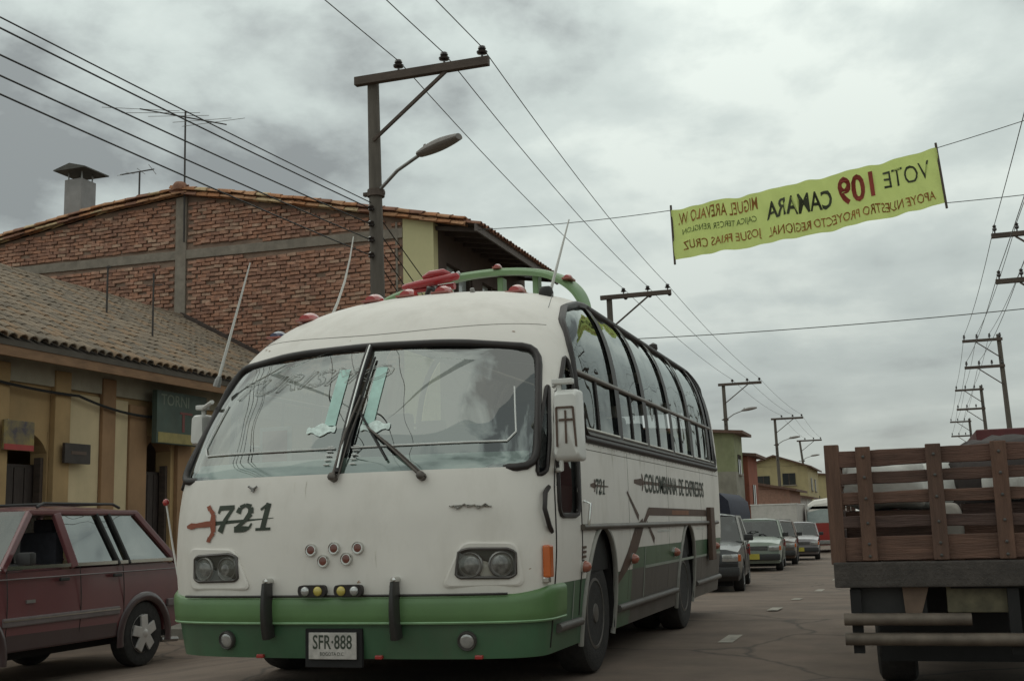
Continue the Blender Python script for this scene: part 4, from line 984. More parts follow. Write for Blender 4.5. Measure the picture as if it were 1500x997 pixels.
# street side of the brick house
wall_with_openings('street_wall', M('dark_brown_upper_wall', (.085, .058, .048), .85, var=.25, scale=2, dirt=.4), brk, 'X', -9.52 - bx0, .24, 23.26 - by0, 29.5 - by0, 0, 8.1, [(23.75 - by0, 25.4 - by0, 4.9 - bz0 - .25, 6.95 - bz0), (26.1 - by0, 27.7 - by0, 4.9 - bz0 - .25, 6.95 - bz0), (24.2 - by0, 25.4 - by0, 0, 2.3)])  # dark brown wood tone also carries the deep shade under the eave
paleglass = M('dusty_window_glass', (.38, .41, .40), .12, var=.2, scale=2, coat=.5)  # pale base colour paints the sky light on the panes
for (y0, y1, z0, z1) in ((23.75, 25.4, 4.65, 6.95), (26.1, 27.7, 4.65, 6.95)):
    m = MB(); m.box(B_((-9.55, (y0 + y1) / 2, (z0 + z1) / 2)), (.03, y1 - y0, z1 - z0)); wv = m.build('window', paleglass, brk)
    for yy in (y0 + .04, (y0 + y1) / 2, y1 - .04):
        m = MB(); m.box(B_((-9.49, yy, (z0 + z1) / 2)), (.09, .08, z1 - z0)); m.build('frame', timber, wv)
    m = MB(); m.box(B_((-9.49, (y0 + y1) / 2, z0 + .8)), (.085, y1 - y0, .06)); m.build('frame', timber, wv)
m = MB(); m.box(B_((-9.56, 24.8, 1.0)), (.05, 1.2, 2.5)); m.build('door', doorm, brk)
boxp('back_wall', mortar, brk, -22.5 - bx0, -22.3 - bx0, 23.27 - by0, 29.5 - by0, 0, 8.5); boxp('rear_wall', mortar, brk, -22.28 - bx0, -9.66 - bx0, 29.3 - by0, 29.5 - by0, 0, 7.6)
# roof slabs, rafters, verge and eave tiles
GR = [(-23.0, 8.28)] + GAB[1:-1] + [(-8.33, 7.50)]
P = [(a, b + .05) for a, b in GR] + [(a, b - .01) for a, b in GR[::-1]]
m = MB(); m.prism(P, 22.93, 29.2, lambda a, b, d: B_((a, d, b))); broof = m.build('roof', timber, brk)
m = MB(); m.bar(B_((-8.36, 22.85, 7.44)), B_((-8.36, 29.1, 7.44)), .05, .16); m.build('fascia_board', M('eave_fascia', (.13, .105, .095), .7, var=.2), broof)
for k in range(11):
    y = 23.15 + k * .58; m = MB(); m.bar(B_((-9.42, y, 7.60)), B_((-8.40, y, 7.445)), .06, .09); m.build('rafter', M('rafter_wood', (.085, .065, .055), .8, var=.25), broof)
vt = [M('verge_tile_%d' % i, c_, .85, var=.25, scale=8, bump=.2, bscale=30, dirt=.3, dirtcol=(.12, .09, .07)) for i, c_ in enumerate([(.40, .18, .085), (.45, .24, .13), (.52, .38, .22), (.26, .125, .08)])]
L = [Vector((a, 0, b)) for a, b in GR]
def along(d):
    for p, q in zip(L, L[1:]):
        l = (q - p).length
        if d <= l: return p.lerp(q, d / l), (q - p).normalized()
        d -= l
    return L[-1], (L[-1] - L[-2]).normalized()
tot = sum((q - p).length for p, q in zip(L, L[1:])); d = .1; k = 0
while d < tot - .2:
    p, t = along(d); up_ = p.x > -15.8
    src = tile_mesh(.20, .165, .40, .09); bs = Matrix((Vector((0, 1, 0)), -t if up_ else t, Vector((-t.z, 0, t.x)))).transposed()
    if bs.determinant() < 0: bs = Matrix((Vector((0, -1, 0)), -t if up_ else t, Vector((-t.z, 0, t.x)))).transposed()
    for row_ in range(3):
        mm = MB(); mm.add([Vector(B_((p.x + random.uniform(-.03, .03), (22.88, 23.08, 22.89)[row_] + random.uniform(-.015, .015), p.z + (.06, .06, -.055)[row_] + random.uniform(-.01, .02)))) + bs @ Vector(v) for v in src.v], src.f); mm.build('verge_tile', vt[random.choices((0, 1, 2, 3), (4, 4, 2, 3))[0]], broof, smooth=50)
    d += .33; k += 1
m = MB(); m.lathe([(.05, 0), (.17, .05), (.19, .14), (.13, .24), (.02, .27)], B_((-15.85, 22.9, 9.12)), (0, 0, 1), 12); m.build('ridge_cap', vt[3], broof, smooth=50)
src = tile_mesh(.21, .17, .42, .085)
for k in range(29):
    mm = MB(); y = 22.95 + k * .215; t = Vector((-1, 0, .225)).normalized(); n3 = Vector((.225, 0, 1)).normalized()
    bs = Matrix((Vector((0, 1, 0)), t, n3)).transposed()
    mm.add([Vector(B_((-8.26 + random.uniform(-.02, .02), y, 7.50))) + bs @ Vector(v) for v in src.v], src.f); mm.build('eave_tile', vt[3], broof, smooth=50)
m = MB(); ch = B_((-19.30, 23.6, 8.78))
m.box((ch[0], ch[1], ch[2] + .55), (.52, .55, 1.35)); chm = m.build('chimney', M('grey_sheet_chimney', (.27, .255, .25), .6, var=.15, scale=3, dirt=.3), broof, bevel=.01)
m = MB(); m.box((ch[0] + .02, ch[1], ch[2] + 1.44), (.95, .95, .03)); m.prism([(-.47, 0), (.47, 0), (.0, .13)], -.47, .47, lambda a, b, d_: (ch[0] + .02 + a, ch[1] + d_, ch[2] + 1.456 + b)); m.build('chimney_cap', M('cap_metal', (.07, .065, .055), .6, var=.3), broof)
m = MB()
for a in (-.2, .2):
    for b in (-.2, .2): m.tube([(ch[0] + a, ch[1] + b, ch[2] + 1.2), (ch[0] + a, ch[1] + b, ch[2] + 1.45)], .02, n=5)
tag(m.build('cap_legs', steel, broof), kind='stuff')
# a lower neighbour beyond it, seen past the eave
nb = thing('neighbour_house', 'cream house with lower brown tile roof next beyond the brick house', 'house', (-12, 33, -.6))
boxp('wall', cream, nb, -6, 2.55, -3.45, 7, 0, 7.15); 
m = MB(); m.prism([(-7, 7.2), (-2, 8.55), (3.4, 7.22), (3.4, 7.12), (-2, 8.44), (-7, 7.1)], -3.4, 7.3, lambda a, b, d: (a, d, b)); nr_ = m.build('roof', timber, nb)
for k in range(48):
    mm = MB(); y = -3.3 + k * .215; t = Vector((-1, 0, .245)).normalized(); n3 = Vector((.245, 0, 1)).normalized(); bs = Matrix((Vector((0, 1, 0)), t, n3)).transposed()
    mm.add([Vector((3.45, y, 7.2)) + bs @ Vector(v) for v in src.v], src.f); mm.build('eave_tile', vt[3], nr_, smooth=50)
for y0 in (-2.6, -.4, 1.8, 4.2):
    m = MB(); m.box((2.545, y0 + .6, 5.6), (.06, 1.1, 1.6)); wv = m.build('window', M('dark_window_glass', (.03, .033, .036), .1, coat=.6), nb)
    m = MB(); m.box((2.59, y0 + .6, 4.74), (.12, 1.3, .08)); m.build('sill', conc, wv)
    m = MB(); m.box((2.585, y0 + .6, 5.6), (.05, .06, 1.6)); m.build('frame', timber, wv)

# ------------------------------------------------------------------ TV antennas and vent rods on the roofs
def aerial(label, base, top, boom_a, boom_b, els, tilt=0, group='television aerials on the roofs'):
    t = thing('television_aerial', label, 'aerial', base, 0, group); b = Vector(base)
    m = MB(); m.tube([(0, 0, 0), Vector(top) - b], .022, n=6); m.build('mast', M('mast_steel', (.06, .052, .048), .6, .4), t, smooth=50)
    A_, B2 = Vector(boom_a) - b, Vector(boom_b) - b
    m = MB(); m.tube([A_, B2], .016, n=6); bo = m.build('boom', M('mast_steel', (.06, .052, .048), .6, .4), t, smooth=50)
    for (q, v) in els:
        m = MB(); c = A_.lerp(B2, q); m.tube([c - Vector(v), c + Vector(v)], .007, n=5); m.build('element', M('aerial_aluminium', (.22, .21, .20), .5, .5), bo)
    return t
aerial('large television aerial on a tall mast over the brick gable ridge', (-15.72, 22.9, 7.9), (-15.74, 22.9, 11.12), (-16.75, 22.5, 11.20), (-14.85, 23.3, 10.80),
       [(q, (.55 + .1 * math.sin(i * 2), .75 - .1 * i, .13)) for i, q in enumerate((.02, .25, .45, .72, .85))])
aerial('small television aerial left of the large one, near the chimney', (-17.45, 23.5, 9.0), (-17.45, 23.5, 10.02), (-17.95, 23.4, 9.96), (-17.1, 23.6, 10.06), [(q, (-.25, .5, .2 - .05 * i)) for i, q in enumerate((.05, .3, .62, .95))])
for i, (x, y, z0, z1, lab, arm) in enumerate([(-14.03, 18.0, 5.1, 6.12, 'thin plain rod standing on the old tile roof', 0), (-13.0, 18.0, 4.6, 5.90, 'thin rod with short cross arm on the old tile roof', 1)]):
    t = thing('roof_rod', lab, 'rod', (x, y, z0)); m = MB(); m.tube([(0, 0, 0), (0, 0, z1 - z0)], .018, n=6); m.build('shaft', M('mast_steel', (.06, .052, .048), .6, .4), t)
    if arm:
        m = MB(); m.tube([(-.16, 0, z1 - z0 - .22), (.16, .05, z1 - z0 - .22)], .012, n=6); m.build('arm', M('mast_steel', (.06, .052, .048), .6, .4), t)
    else:
        m = MB(); m.box((.02, 0, z1 - z0), (.06, .05, .04)); m.build('tip', M('mast_steel', (.06, .052, .048), .6, .4), t)

# ------------------------------------------------------------------ utility poles
pole_m = M('weathered_pole', (.115, .098, .082), .85, var=.25, scale=3, stretch=(3, 3, .5), bump=.2, bscale=15)
arm_m = M('crossarm_wood', (.085, .062, .05), .8, var=.3, scale=4, stretch=(.6, 3, 3))
ins_m = M('insulator_brown', (.025, .018, .017), .25, coat=.5)
lamp_m = M('lamp_grey', (.21, .185, .17), .5, var=.15)
def pole_left(x, y, top, label, lamp=True, dead=False, lean=0.):
    g = ground(x, y) + .1; t = thing('utility_pole', label, 'utility pole', (x, y, g), 0, 'power poles along the left pavement'); H = top - g
    m = MB(); m.tube([(lean, 0, -.2), (lean * .5, 0, H * .5), (0, 0, H)], [.15, .125, .10], n=12); m.build('pole', pole_m, t, smooth=50)
    m = MB(); m.box((.95, -.13, H - .06), (2.45, .12, .15)); ca = m.build('crossarm', arm_m, t, bevel=.01)
    m = MB(); m.bar((.05, -.12, H - 1.15), (1.42, -.14, H - .12), .05, .05); m.build('brace', arm_m, t)
    for k, dx in enumerate((.54, 1.38, 2.06)):
        m = MB()
        if dead: m.lathe([(.03, 0), (.075, .04), (.03, .08), (.08, .13), (.03, .17), (.07, .21), (.02, .25)], (dx, .0, H - .02), (0, 1, -.25), 12)
        m.lathe([(.018, -.04), (.02, .05), (.085, .07), (.095, .10), (.05, .125), (.07, .15), (.06, .19), (.02, .21)], (dx, -.13, H + .015), (0, 0, 1), 12); m.build('insulator', ins_m, ca, smooth=50)
    m = MB(); m.lathe([(.15, -.06), (.15, .06)], (lean * .3, 0, H - 2.05), (0, 0, 1), 12); m.box((.0, .0, H - 2.05), (.38, .08, .06)); m.build('clamp_band', arm_m, t)
    for k in range(4):
        m = MB(); m.lathe([(.03, -.05), (.055, -.03), (.03, 0), (.055, .03), (.03, .05)], (.02, -.17, H - 2.35 - .27 * k), (0, 0, 1), 10); m.tube([(0, -.02, H - 2.35 - .27 * k), (.02, -.17, H - 2.35 - .27 * k)], .012, n=5); m.build('spool_insulator', ins_m, t, smooth=50)
    if lamp:
        m = MB(); m.tube([(.05, -.02, H - 2.06), (.55, -.25, H - 1.78), (1.12, -.5, H - 1.62)], .03, n=8); la = m.build('lamp_arm', steel, t, smooth=50)
        m = MB(); rr = []
        for k in range(11):
            q = k / 10; c = Vector((1.05, -.47, H - 1.64)).lerp(Vector((1.88, -.82, H - 1.56)), q); wd = .055 + .10 * math.sin(PI * min(1, .12 + .80 * q)) ** .8; hh = .045 + .075 * math.sin(PI * min(1, .1 + .82 * q))
            rr.append([c + Vector((-.4 * wd * math.cos(a) * .9, -.9 * wd * math.cos(a) * .9, hh * (math.sin(a) if math.sin(a) > 0 else .55 * math.sin(a)))) for a in [2 * PI * j / 14 for j in range(15)]])
        m.grid(rr); m.add(rr[0][:-1], [tuple(range(14))]); m.add(rr[-1][:-1], [tuple(range(14))]); hd = m.build('lamp_head', lamp_m, t, smooth=60)
        m = MB(); m.lathe([(.03, 0), (.035, .06), (.02, .08)], Vector((1.17, -.52, H - 1.57)), (0, 0, 1), 10); m.build('photocell', lamp_m, hd, smooth=50)
    return t
PL = [(-8.2, 17.43, 8.76), (-9.15, 38.2, 8.75), (-9.45, 66.5, 8.76), (-9.25, 92.0, 8.76), (-9.75, 120, 8.76)]
labs = ['nearest left utility pole, in front of the brick gable, with street lamp', 'second left utility pole, rising behind the bus roof, crossarm with end insulators',
        'third left utility pole with street lamp, by the green-topped house', 'fourth left utility pole, in front of the far yellow house', 'farthest left utility pole, leaning, at the end of the yellow house']
for i, ((x, y, z), lb) in enumerate(zip(PL, labs)): pole_left(x, y, z, lb, i != 1, i == 1, .12 if i < 4 else .8)
def pole_right(x, y, top, label):
    g = ground(x, y) + .1; t = thing('utility_pole', label, 'utility pole', (x, y, g), 0, 'power poles along the right pavement'); H = top - g
    m = MB(); m.tube([(.25, 0, -.2), (0, 0, H)], [.15, .10], n=10); m.build('pole', pole_m, t, smooth=50)
    for zz_, off in ((H - .25, 0), (H - 1.5, .05)):
        m = MB(); m.box((-.72, -.13, zz_), (1.75, .12, .13)); ca = m.build('crossarm', arm_m, t, bevel=.01)
        for dx in (-1.5, -.95, -.4, .05):
            m = MB(); m.lathe([(.02, -.02), (.02, .06), (.06, .09), (.06, .14), (.035, .16), (.055, .2), (.02, .24)], (dx, -.13, zz_ + .065), (0, 0, 1), 10); m.build('insulator', ins_m, ca, smooth=50)
        m = MB(); m.bar((.0, -.12, zz_ - .85), (-1.0, -.14, zz_ - .07), .045, .045); m.build('brace', arm_m, t)
    return t
PR = [(4.28, 33, 8.62), (4.62, 57.8, 9.25), (5.13, 81, 9.25), (5.72, 109, 9.25)]
for (x, y, z), lb in zip(PR, ['right utility pole with only the ends of its crossarms inside the picture', 'right utility pole beside the picture edge with two full crossarms', 'right utility pole, the middle one of three with double crossarms', 'farthest right utility pole, just above the wooden truck']): pole_right(x, y, z, lb)
# wires
wl = ['left', 'middle', 'right']
for k, dx in enumerate((.54, 1.38, 2.06)):
    P = [(PL[0][0] + dx, -8, 9.05)] + [(x + dx, y - .1, z + .2) for x, y, z in PL]
    cable('power_line', P, .009, 'bare overhead wire over the %s insulators of the left poles' % wl[k], wire_m, .22, 14, 'power line', 'bare wires along the left poles')
zz0 = [(5.86, 6.30), (5.57, 6.05), (5.46, 5.72), (5.41, 5.50)]
for k, (za, zb) in enumerate(zz0):
    H = 8.76 - 2.35 - .27 * k
    P = [(-8.2, -6, za + .1), (-8.2 , 17.26, H), ]
    cable('low_voltage_line', P, .0105, 'thick black street cable, %s of the four crossing the sky at upper left' % ['topmost', 'second from top', 'third from top', 'lowest'][k], cable_m, .16, 30, 'cable', 'black cables to the nearest left pole')
    cable('service_drop', [(-8.15, 17.3, H), (-8.5, 27.5 - k * .6, 3.4 - .3 * k)], .010, 'black service cable %s dropping from the near pole past the yellow wall' % ['uppermost', 'second', 'third', 'lowest'][k], cable_m, .1, 12, 'cable', 'service cables dropping to the brick house')
cable('low_voltage_line', [(-8.2, -6, 6.00), (-8.2, 17.3, 6.52)], .009, 'thin paired cable just above the four black cables at upper left', cable_m, .13, 30, 'cable')
for k, (dx, zo) in enumerate(((-1.5, .05), (-.95, .05), (-1.5, -1.2), (-.95, -1.2), (-.4, .05))):
    P = [(3.9 + dx, -2, 8.9 + zo)] + [(x + dx, y - .13, z - .02 + zo) for x, y, z in PR]
    cable('power_line', P, .010, 'bare wire on the %s of the right-hand poles' % ['upper arm, outermost', 'upper arm, second', 'lower arm, outermost', 'lower arm, second', 'upper arm, third'][k], wire_m, .25, 14, 'power line', 'bare wires along the right poles')
cable('cross_wire', [(-9.3, 36, 6.9), (6.5, 34, 6.62)], .014, 'single wire crossing the street low in the sky beyond the banner', wire_m, .15, 30, 'power line')

# ------------------------------------------------------------------ banner
ban = thing('banner', 'yellow-green election banner strung across the street, lettering seen reversed', 'banner', (-1.45, 22, 6.0))
TLc, BLc, TRc, BRc = (Vector(p) - Vector((-1.45, 22, 6.0)) for p in ((-3.95, 22, 7.09), (-3.93, 22, 6.10), (1.01, 22, 7.70), (1.09, 22, 6.65)))
def bpt(u, v, off=0):   # u 0 = right end seen from the camera, 1 = left end; v 0 bottom 1 top
    p = (BRc.lerp(BLc, u)).lerp(TRc.lerp(TLc, u), v)
    sag = -.07 * math.sin(PI * u) * (1 - .3 * v) + .012 * math.sin(u * 23 + 1) + .008 * math.sin(u * 57); wv = .06 * math.sin(u * 17 + 3 * v) * math.sin(PI * v * .9 + .1) + .035 * math.sin(u * 37 + v * 6) + .02 * math.sin(u * 83 - v * 9)
    return p + Vector((0, wv - off, sag))
m = MB(); m.grid([[bpt(u / 160, v / 14) for u in range(161)] for v in range(15)])
cloth = M('banner_cloth', (.60, .70, .22), .8, var=.08, scale=2.5)
bs_ = cloth.node_tree.nodes['Principled BSDF']; bs_.inputs['Transmission Weight'].default_value = 0
t_ = cloth.node_tree; trl = t_.nodes.new('ShaderNodeBsdfTranslucent'); trl.inputs[0].default_value = (.86, .98, .36, 1); mxs = t_.nodes.new('ShaderNodeMixShader'); mxs.inputs[0].default_value = .45
t_.links.new(bs_.outputs[0], mxs.inputs[1]); t_.links.new(trl.outputs[0], mxs.inputs[2]); t_.links.new(mxs.outputs[0], t_.nodes['Material Output'].inputs[0])
cl_ = m.build('cloth', cloth, ban, smooth=60, fix=False)
bl_ = (TLc - TRc).length
def btext(txt, u0, u1, v0, v1, mat, bold=.01):
    tv, tf = text2d(txt, 1., 1., bold=bold); m = MB(); m.add([bpt(u0 + (u1 - u0) * (a + .012 * noise.noise(Vector((a * 9, b * 4, len(txt))))), v0 + (v1 - v0) * (b + .05 * noise.noise(Vector((a * 14, b * 5, len(txt) + 7)))), .014) for a, b in tv], tf); m.build('banner_lettering', mat, ban, fix=False)
bk = M('banner_black_print', (.045, .05, .025), .8); rd = M('banner_red_print', (.24, .035, .02), .8, var=.2); og = M('banner_orange_print', (.30, .13, .025), .8, var=.25); gn = M('banner_green_print', (.10, .14, .03), .8)
btext('VOTE', .035, .20, .50, .82, bk, .0); btext('109', .235, .365, .40, .90, rd, .03); btext('CAMARA', .39, .635, .42, .78, bk, .02)
btext('APOYE NUESTRO PROYECTO REGIONAL', .03, .635, .10, .27, og, .01)
btext('MIGUEL AREVALO W.', .665, .975, .68, .92, og, .01); btext('CAJICA TERCER RENGLON', .675, .96, .43, .58, gn, .005); btext('JOSUE FRIAS CRUZ', .66, .96, .10, .32, og, .01)
for (a, b) in ((BLc, TLc), (BRc, TRc)):
    m = MB(); d = (b - a).normalized(); m.tube([a - d * .1, b + d * .1], .022, n=8); m.build('end_batten', arm_m, ban, smooth=50)
m = MB(); o_ = Vector((-1.45, 22, 6.0))
for (a, b, s_) in ((TLc, Vector((-8.4, 23.0, 7.42)) - o_, .05), (TRc, Vector((7.5, 22, 9.35)) - o_, .1), (BRc, Vector((7.5, 22, 6.95)) - o_, .1)):
    m = MB(); m.tube([a.lerp(b, k / 12) - Vector((0, 0, 4 * s_ * (k / 12) * (1 - k / 12))) for k in range(13)], .008, n=5); m.build('rope', wire_m, ban)

# ------------------------------------------------------------------ far houses on the left
def far_house(label, x0, x1, y0, y1, ztop, wallm, roofm, roof_kind='gable', wins=(), low_wall=None, name='house', ridge=1.0, roofdrop=0):
    g = ground(x1, y0) ; t = thing(name, label, 'house', ((x0 + x1) / 2, y0, g)); w_ = x1 - x0; d = y1 - y0; h = ztop - g
    boxp('wall', wallm, t, -w_ / 2, w_ / 2, 0, d, -.3, h)
    if low_wall: boxp('lower_wall', low_wall[0], t, -w_ / 2 - .02, w_ / 2 + .02, -.02, d + .02, -.3, low_wall[1])
    if roof_kind == 'gable':      # gable faces the camera
        m = MB(); m.prism([(-w_ / 2 - .35, h - .1), (0, h + ridge), (w_ / 2 + .35, h - .1), (w_ / 2 + .35, h - .22), (0, h + ridge - .14), (-w_ / 2 - .35, h - .22)], -.4, d + .3, lambda a, b, q: (a, q, b)); m.build('roof', roofm, t)
        m = MB(); m.prism([(-w_ / 2, h - .02), (w_ / 2, h - .02), (0, h + ridge - .16)], .0, .2, lambda a, b, q: (a, q, b)); m.build('gable', wallm, t)
    else:                          # mono pitch falling to the street
        m = MB(); m.prism([(-w_ / 2 - .3, h + ridge), (w_ / 2 + .5, h - .05), (w_ / 2 + .5, h - .2), (-w_ / 2 - .3, h + ridge - .15)], -.35, d + .3, lambda a, b, q: (a, q, b)); m.build('roof', roofm, t)
        m = MB(); m.prism([(-w_ / 2, h - .02), (w_ / 2, h - .02), (-w_ / 2, h + ridge - .2)], .0, .2, lambda a, b, q: (a, q, b)); m.build('gable', wallm, t)
    for (face, a, z, ww, hh) in wins:
        if face == 'f': c, dm, fr = (a, -.02, z), (ww, .06, hh), (ww + .16, .05, .09)
        else: c, dm, fr = (w_ / 2 + .02, a, z), (.06, ww, hh), (.05, ww + .16, .09)
        m = MB(); m.box(c, dm); wv = m.build('window', M('dark_window_glass', (.03, .033, .036), .1, coat=.6), t)
        c2 = (c[0], c[1] - .03, z - hh / 2 - .05) if face == 'f' else (c[0] + .03, c[1], z - hh / 2 - .05)
        m = MB(); m.box(c2, (fr[0], fr[1] + .1, .08) if face == 'f' else (fr[0] + .1, fr[1], .08)); m.build('sill', conc, wv)
        c3 = (c[0], c[1] - .035, z) if face == 'f' else (c[0] + .035, c[1], z)
        m = MB(); m.box(c3, (.06, .03, hh) if face == 'f' else (.03, .06, hh)); m.build('frame', timber, wv)
    return t
greenm = M('moss_green_plaster', (.225, .235, .13), .9, var=.2, scale=1.5, dirt=.4)
redwall = M('terracotta_plaster', (.27, .085, .05), .9, var=.2, scale=1.2, dirt=.4)
farroof = M('far_brown_tiles', (.13, .075, .055), .9, var=.3, scale=6, bump=.4, bscale=8)
greyplaster = M('grey_plaster', (.24, .22, .18), .9, var=.2, scale=1.2, dirt=.5)
yel = M('far_yellow_plaster', (.42, .345, .185), .9, var=.12, scale=1, dirt=.35)
far_house('tall house with moss-green top storey and terracotta street front beyond the bus', -14.5, -8.15, 60, 63, 5.6, greenm, farroof, 'mono', [('s', 1.5, 4.9, 1.0, 1.0), ('s', 1.6, 1.4, 1.1, 2.2)], (greyplaster, 4.5), ridge=.5)
far_house('terracotta-walled house abutting the moss-green house', -9.3, -7.95, 63.5, 67.5, 4.6, redwall, farroof, 'mono', [('s', 2, 3.4, 1.0, 1.1)], ridge=.15)
far_house('low pinkish house with brown tile roof before the yellow house', -13, -7.2, 78, 86, 3.0, M('pinkish_plaster', (.30, .165, .12), .9, var=.2, dirt=.4), farroof, 'mono', [('f', .6, 1.2, 1.0, 1.9), ('f', 2.1, 1.8, .8, .9), ('s', 3, 1.6, 1.2, 1.4)], ridge=1.2)
far_house('wide yellow two-storey house with two small windows and brown gable roof', -12.4, -7.25, 95, 106, 5.2, yel, farroof, 'gable', [('f', -.9, 5.0, 1.0, 1.0), ('f', 1.1, 5.2, 1.0, .9), ('f', -1.2, 2.4, 1.1, 1.2), ('f', 1.4, 2.4, 1.1, 1.2), ('s', 3, 4.8, 1, 1), ('s', 7, 4.8, 1, 1)], ridge=.9)
far_house('small whitewashed house in front of the yellow house wall', -9.2, -6.9, 88, 93, 2.6, offwhite, farroof, 'mono', [('f', .3, 1.6, .7, .9)], ridge=.5)
far_house('farthest pale yellow house at the end of the left row', -12.5, -7.0, 116, 126, 5.2, yel, farroof, 'mono', [('f', 1.4, 3.6, 1.0, 1.1), ('s', 4, 3.6, 1.0, 1.1)], ridge=.6)
# ------------------------------------------------------------------ cars
plasticb = M('black_plastic', (.028, .027, .027), .55, var=.2)
alloy = M('alloy_grey', (.33, .32, .31), .35, .7, var=.15, dirt=.4)
def car(name, label, cat, loc, P, paint, group=None, detail=True, rz=0):
    """local frame: x across, y from front (0) to rear, z up from the ground"""
    t = thing(name, label, cat, loc, rz, group)
    L, hw = P['L'], P['hw']; sill, belt = P['sill'], P['belt']; r = P['r']; wy = P['wheels']
    hoodf, cowl = P['hood_front'], P['cowl']; rear = P['rear']    # hood_front z, cowl (y,z), rear list of (y,z) from belt rear downwards
    ar = r + .06; Q = [(.06, sill), (.0, sill + .12), (.0, hoodf - .14), (.06, hoodf)]
    n = 5
    for k in range(1, n): q = k / n; Q.append((.06 + (cowl[0] - .06) * q, hoodf + (cowl[1] - hoodf) * math.sin(q * PI / 2)))
    Q += [cowl, (P['D0'][0], belt)] + rear
    for yc in reversed(wy):
        Q += [(yc + ar * math.cos(a), max(sill, r - .03 + ar * math.sin(a))) for a in [PI * k / 12 for k in range(13)]]
    def wd(y, z):
        s_ = 1 - .10 * abs((y - L / 2) / (L / 2)) ** 4; v = 1 - .07 * max(0, (z - (sill + belt) * .5) / (belt - sill)) ** 2 * 2 - .05 * max(0, ((sill + belt) * .42 - z) / (belt - sill)) * 2
        return hw * s_ * v
    m = MB(); fr = (-1, -.97, -.7, -.35, 0, .35, .7, .97, 1); nQ = len(Q); rings = []
    for f in fr:
        rg = []
        for (y, z) in Q:
            up = z > belt - .25 and (y < P['cowl'][0] + .1 or y > P['D0'][0] - .05)
            inset = .012 if abs(f) == 1 else 0
            zz_ = z + (.035 * (1 - f * f) - .03 * (abs(f) > .9)) * (1 if up else 0)
            yy = y + (.06 * f * f if y < .08 else 0) - (.04 * f * f if y > L - .08 else 0)
            rg.append((f * wd(y, z), yy, zz_))
        rings.append(rg)
    for A_, B2 in zip(rings, rings[1:]):
        m.add(A_ + B2, [(i, (i + 1) % nQ, nQ + (i + 1) % nQ, nQ + i) for i in range(nQ)])
    m.add(rings[0], [tuple(range(nQ))]); m.add(rings[-1], [tuple(range(nQ))])
    body_ = m.build('body', paint, t, smooth=32)
    m = MB(); m.box((0, L / 2, sill + .16), (2 * hw - .42, L - .5, .5)); m.build('underbody', dark, t)
    # greenhouse
    A0, A1, D1, D0, rz_ = P['cowl'], P['A1'], P['D1'], P['D0'], P['roof']
    hb = hw * .955; ht = hw * .80
    def side(y, z, sg):   # on the greenhouse side plane
        q = (z - belt) / (rz_ - belt); return Vector((sg * (hb + (ht - hb) * q), y, z))
    m = MB(); rr = []
    for k in range(7):
        q = k / 6; y = A1 + (D1 - A1) * q; crown = .05 * math.sin(PI * min(1, max(0, .1 + .8 * q)))
        rr.append([(f * (ht + .015), y, rz_ - .02 + (.03 + crown) * (1 - f ** 4)) for f in (-1, -.85, -.5, 0, .5, .85, 1)])
    m.grid(rr); rr2 = [[(x, y, rz_ - .05) for x, y, z in row_] for row_ in rr]; m.grid(rr2, flip=True)
    for a, b in ((rr[0], rr2[0]), (rr[-1], rr2[-1]), ([r_[0] for r_ in rr], [r_[0] for r_ in rr2]), ([r_[-1] for r_ in rr], [r_[-1] for r_ in rr2])): m.grid([a, b])
    m.build('roof', P.get('roof_paint', paint), t, smooth=40)
    pil = [((A0[0] + .02, belt + .0), (A1, rz_))] + P['pillars'] + [((D0[0], belt), (D1, rz_))]
    for sg in (-1, 1):
        for i, (a, b) in enumerate(pil):
            w_ = .07 if i in (0, len(pil) - 1) else (.035 if i in P.get('black_pillars', ()) else P.get('pw', .06))
            m = MB(); m.bar(side(a[0], a[1] - .02, sg), side(b[0], b[1] - .03, sg), w_, .045, (sg, 0, 0)) ; m.build('pillar', plasticb if i in P.get('black_pillars', ()) else P.get('pillar_paint', paint), t, bevel=.01)
        for i, (p, q) in enumerate(zip(pil, pil[1:])):
            if (i, sg) in P.get('open', ()): continue
            m = MB(); c = [side(p[0][0], belt, sg), side(q[0][0], belt, sg), side(q[1][0], rz_ - .03, sg), side(p[1][0], rz_ - .03, sg)]
            c = [v - Vector((sg * .015, 0, 0)) for v in c]; m.add(c, [(0, 1, 2, 3)]); sw_ = m.build('side_window', P.get('side_glass', glass_car), t); m = MB(); m.tube(c, .013, n=5, closed=True); m.build('window_seal', rubber, sw_)
        m = MB(); m.bar(side(A0[0], belt + .005, sg), side(D0[0], belt + .005, sg), .03, .035); m.build('window_trim', P.get('trim', plasticb), t)
        m = MB(); m.bar(side(A1 - .02, rz_ - .02, sg), side(D1 + .02, rz_ - .02, sg), .05, .05); m.build('roof_rail', P.get('pillar_paint', paint), t, bevel=.012)
    for (y0, z0, y1, z1, nm) in ((A0[0], A0[1] + .0, A1, rz_ - .01, 'windshield'), (D0[0], belt, D1, rz_ - .01, 'rear_window')):
        m = MB(); rr = []
        for k in range(5):
            q = k / 4; y = y0 + (y1 - y0) * q; z = z0 + (z1 - z0) * q; hx = hb + (ht - hb) * q - .03
            rr.append([(f * hx, y - (.06 if nm[0] == 'w' else -.04) * (1 - f * f), z) for f in (-1, -.6, -.2, .2, .6, 1)])
        m.grid(rr); m.build(nm, glass_car, t, smooth=60)
    for sx in (-.38, .38):
        for yy in P['seats']:
            m = MB(); m.box((sx, yy, belt - .18), (.46, .48, .16)); m.box((sx, yy + .26, belt + .08), (.46, .13, .52)); m.box((sx, yy + .3, belt + .40), (.24, .09, .15)); m.build('seat', seatm, t, bevel=.03, smooth=40)
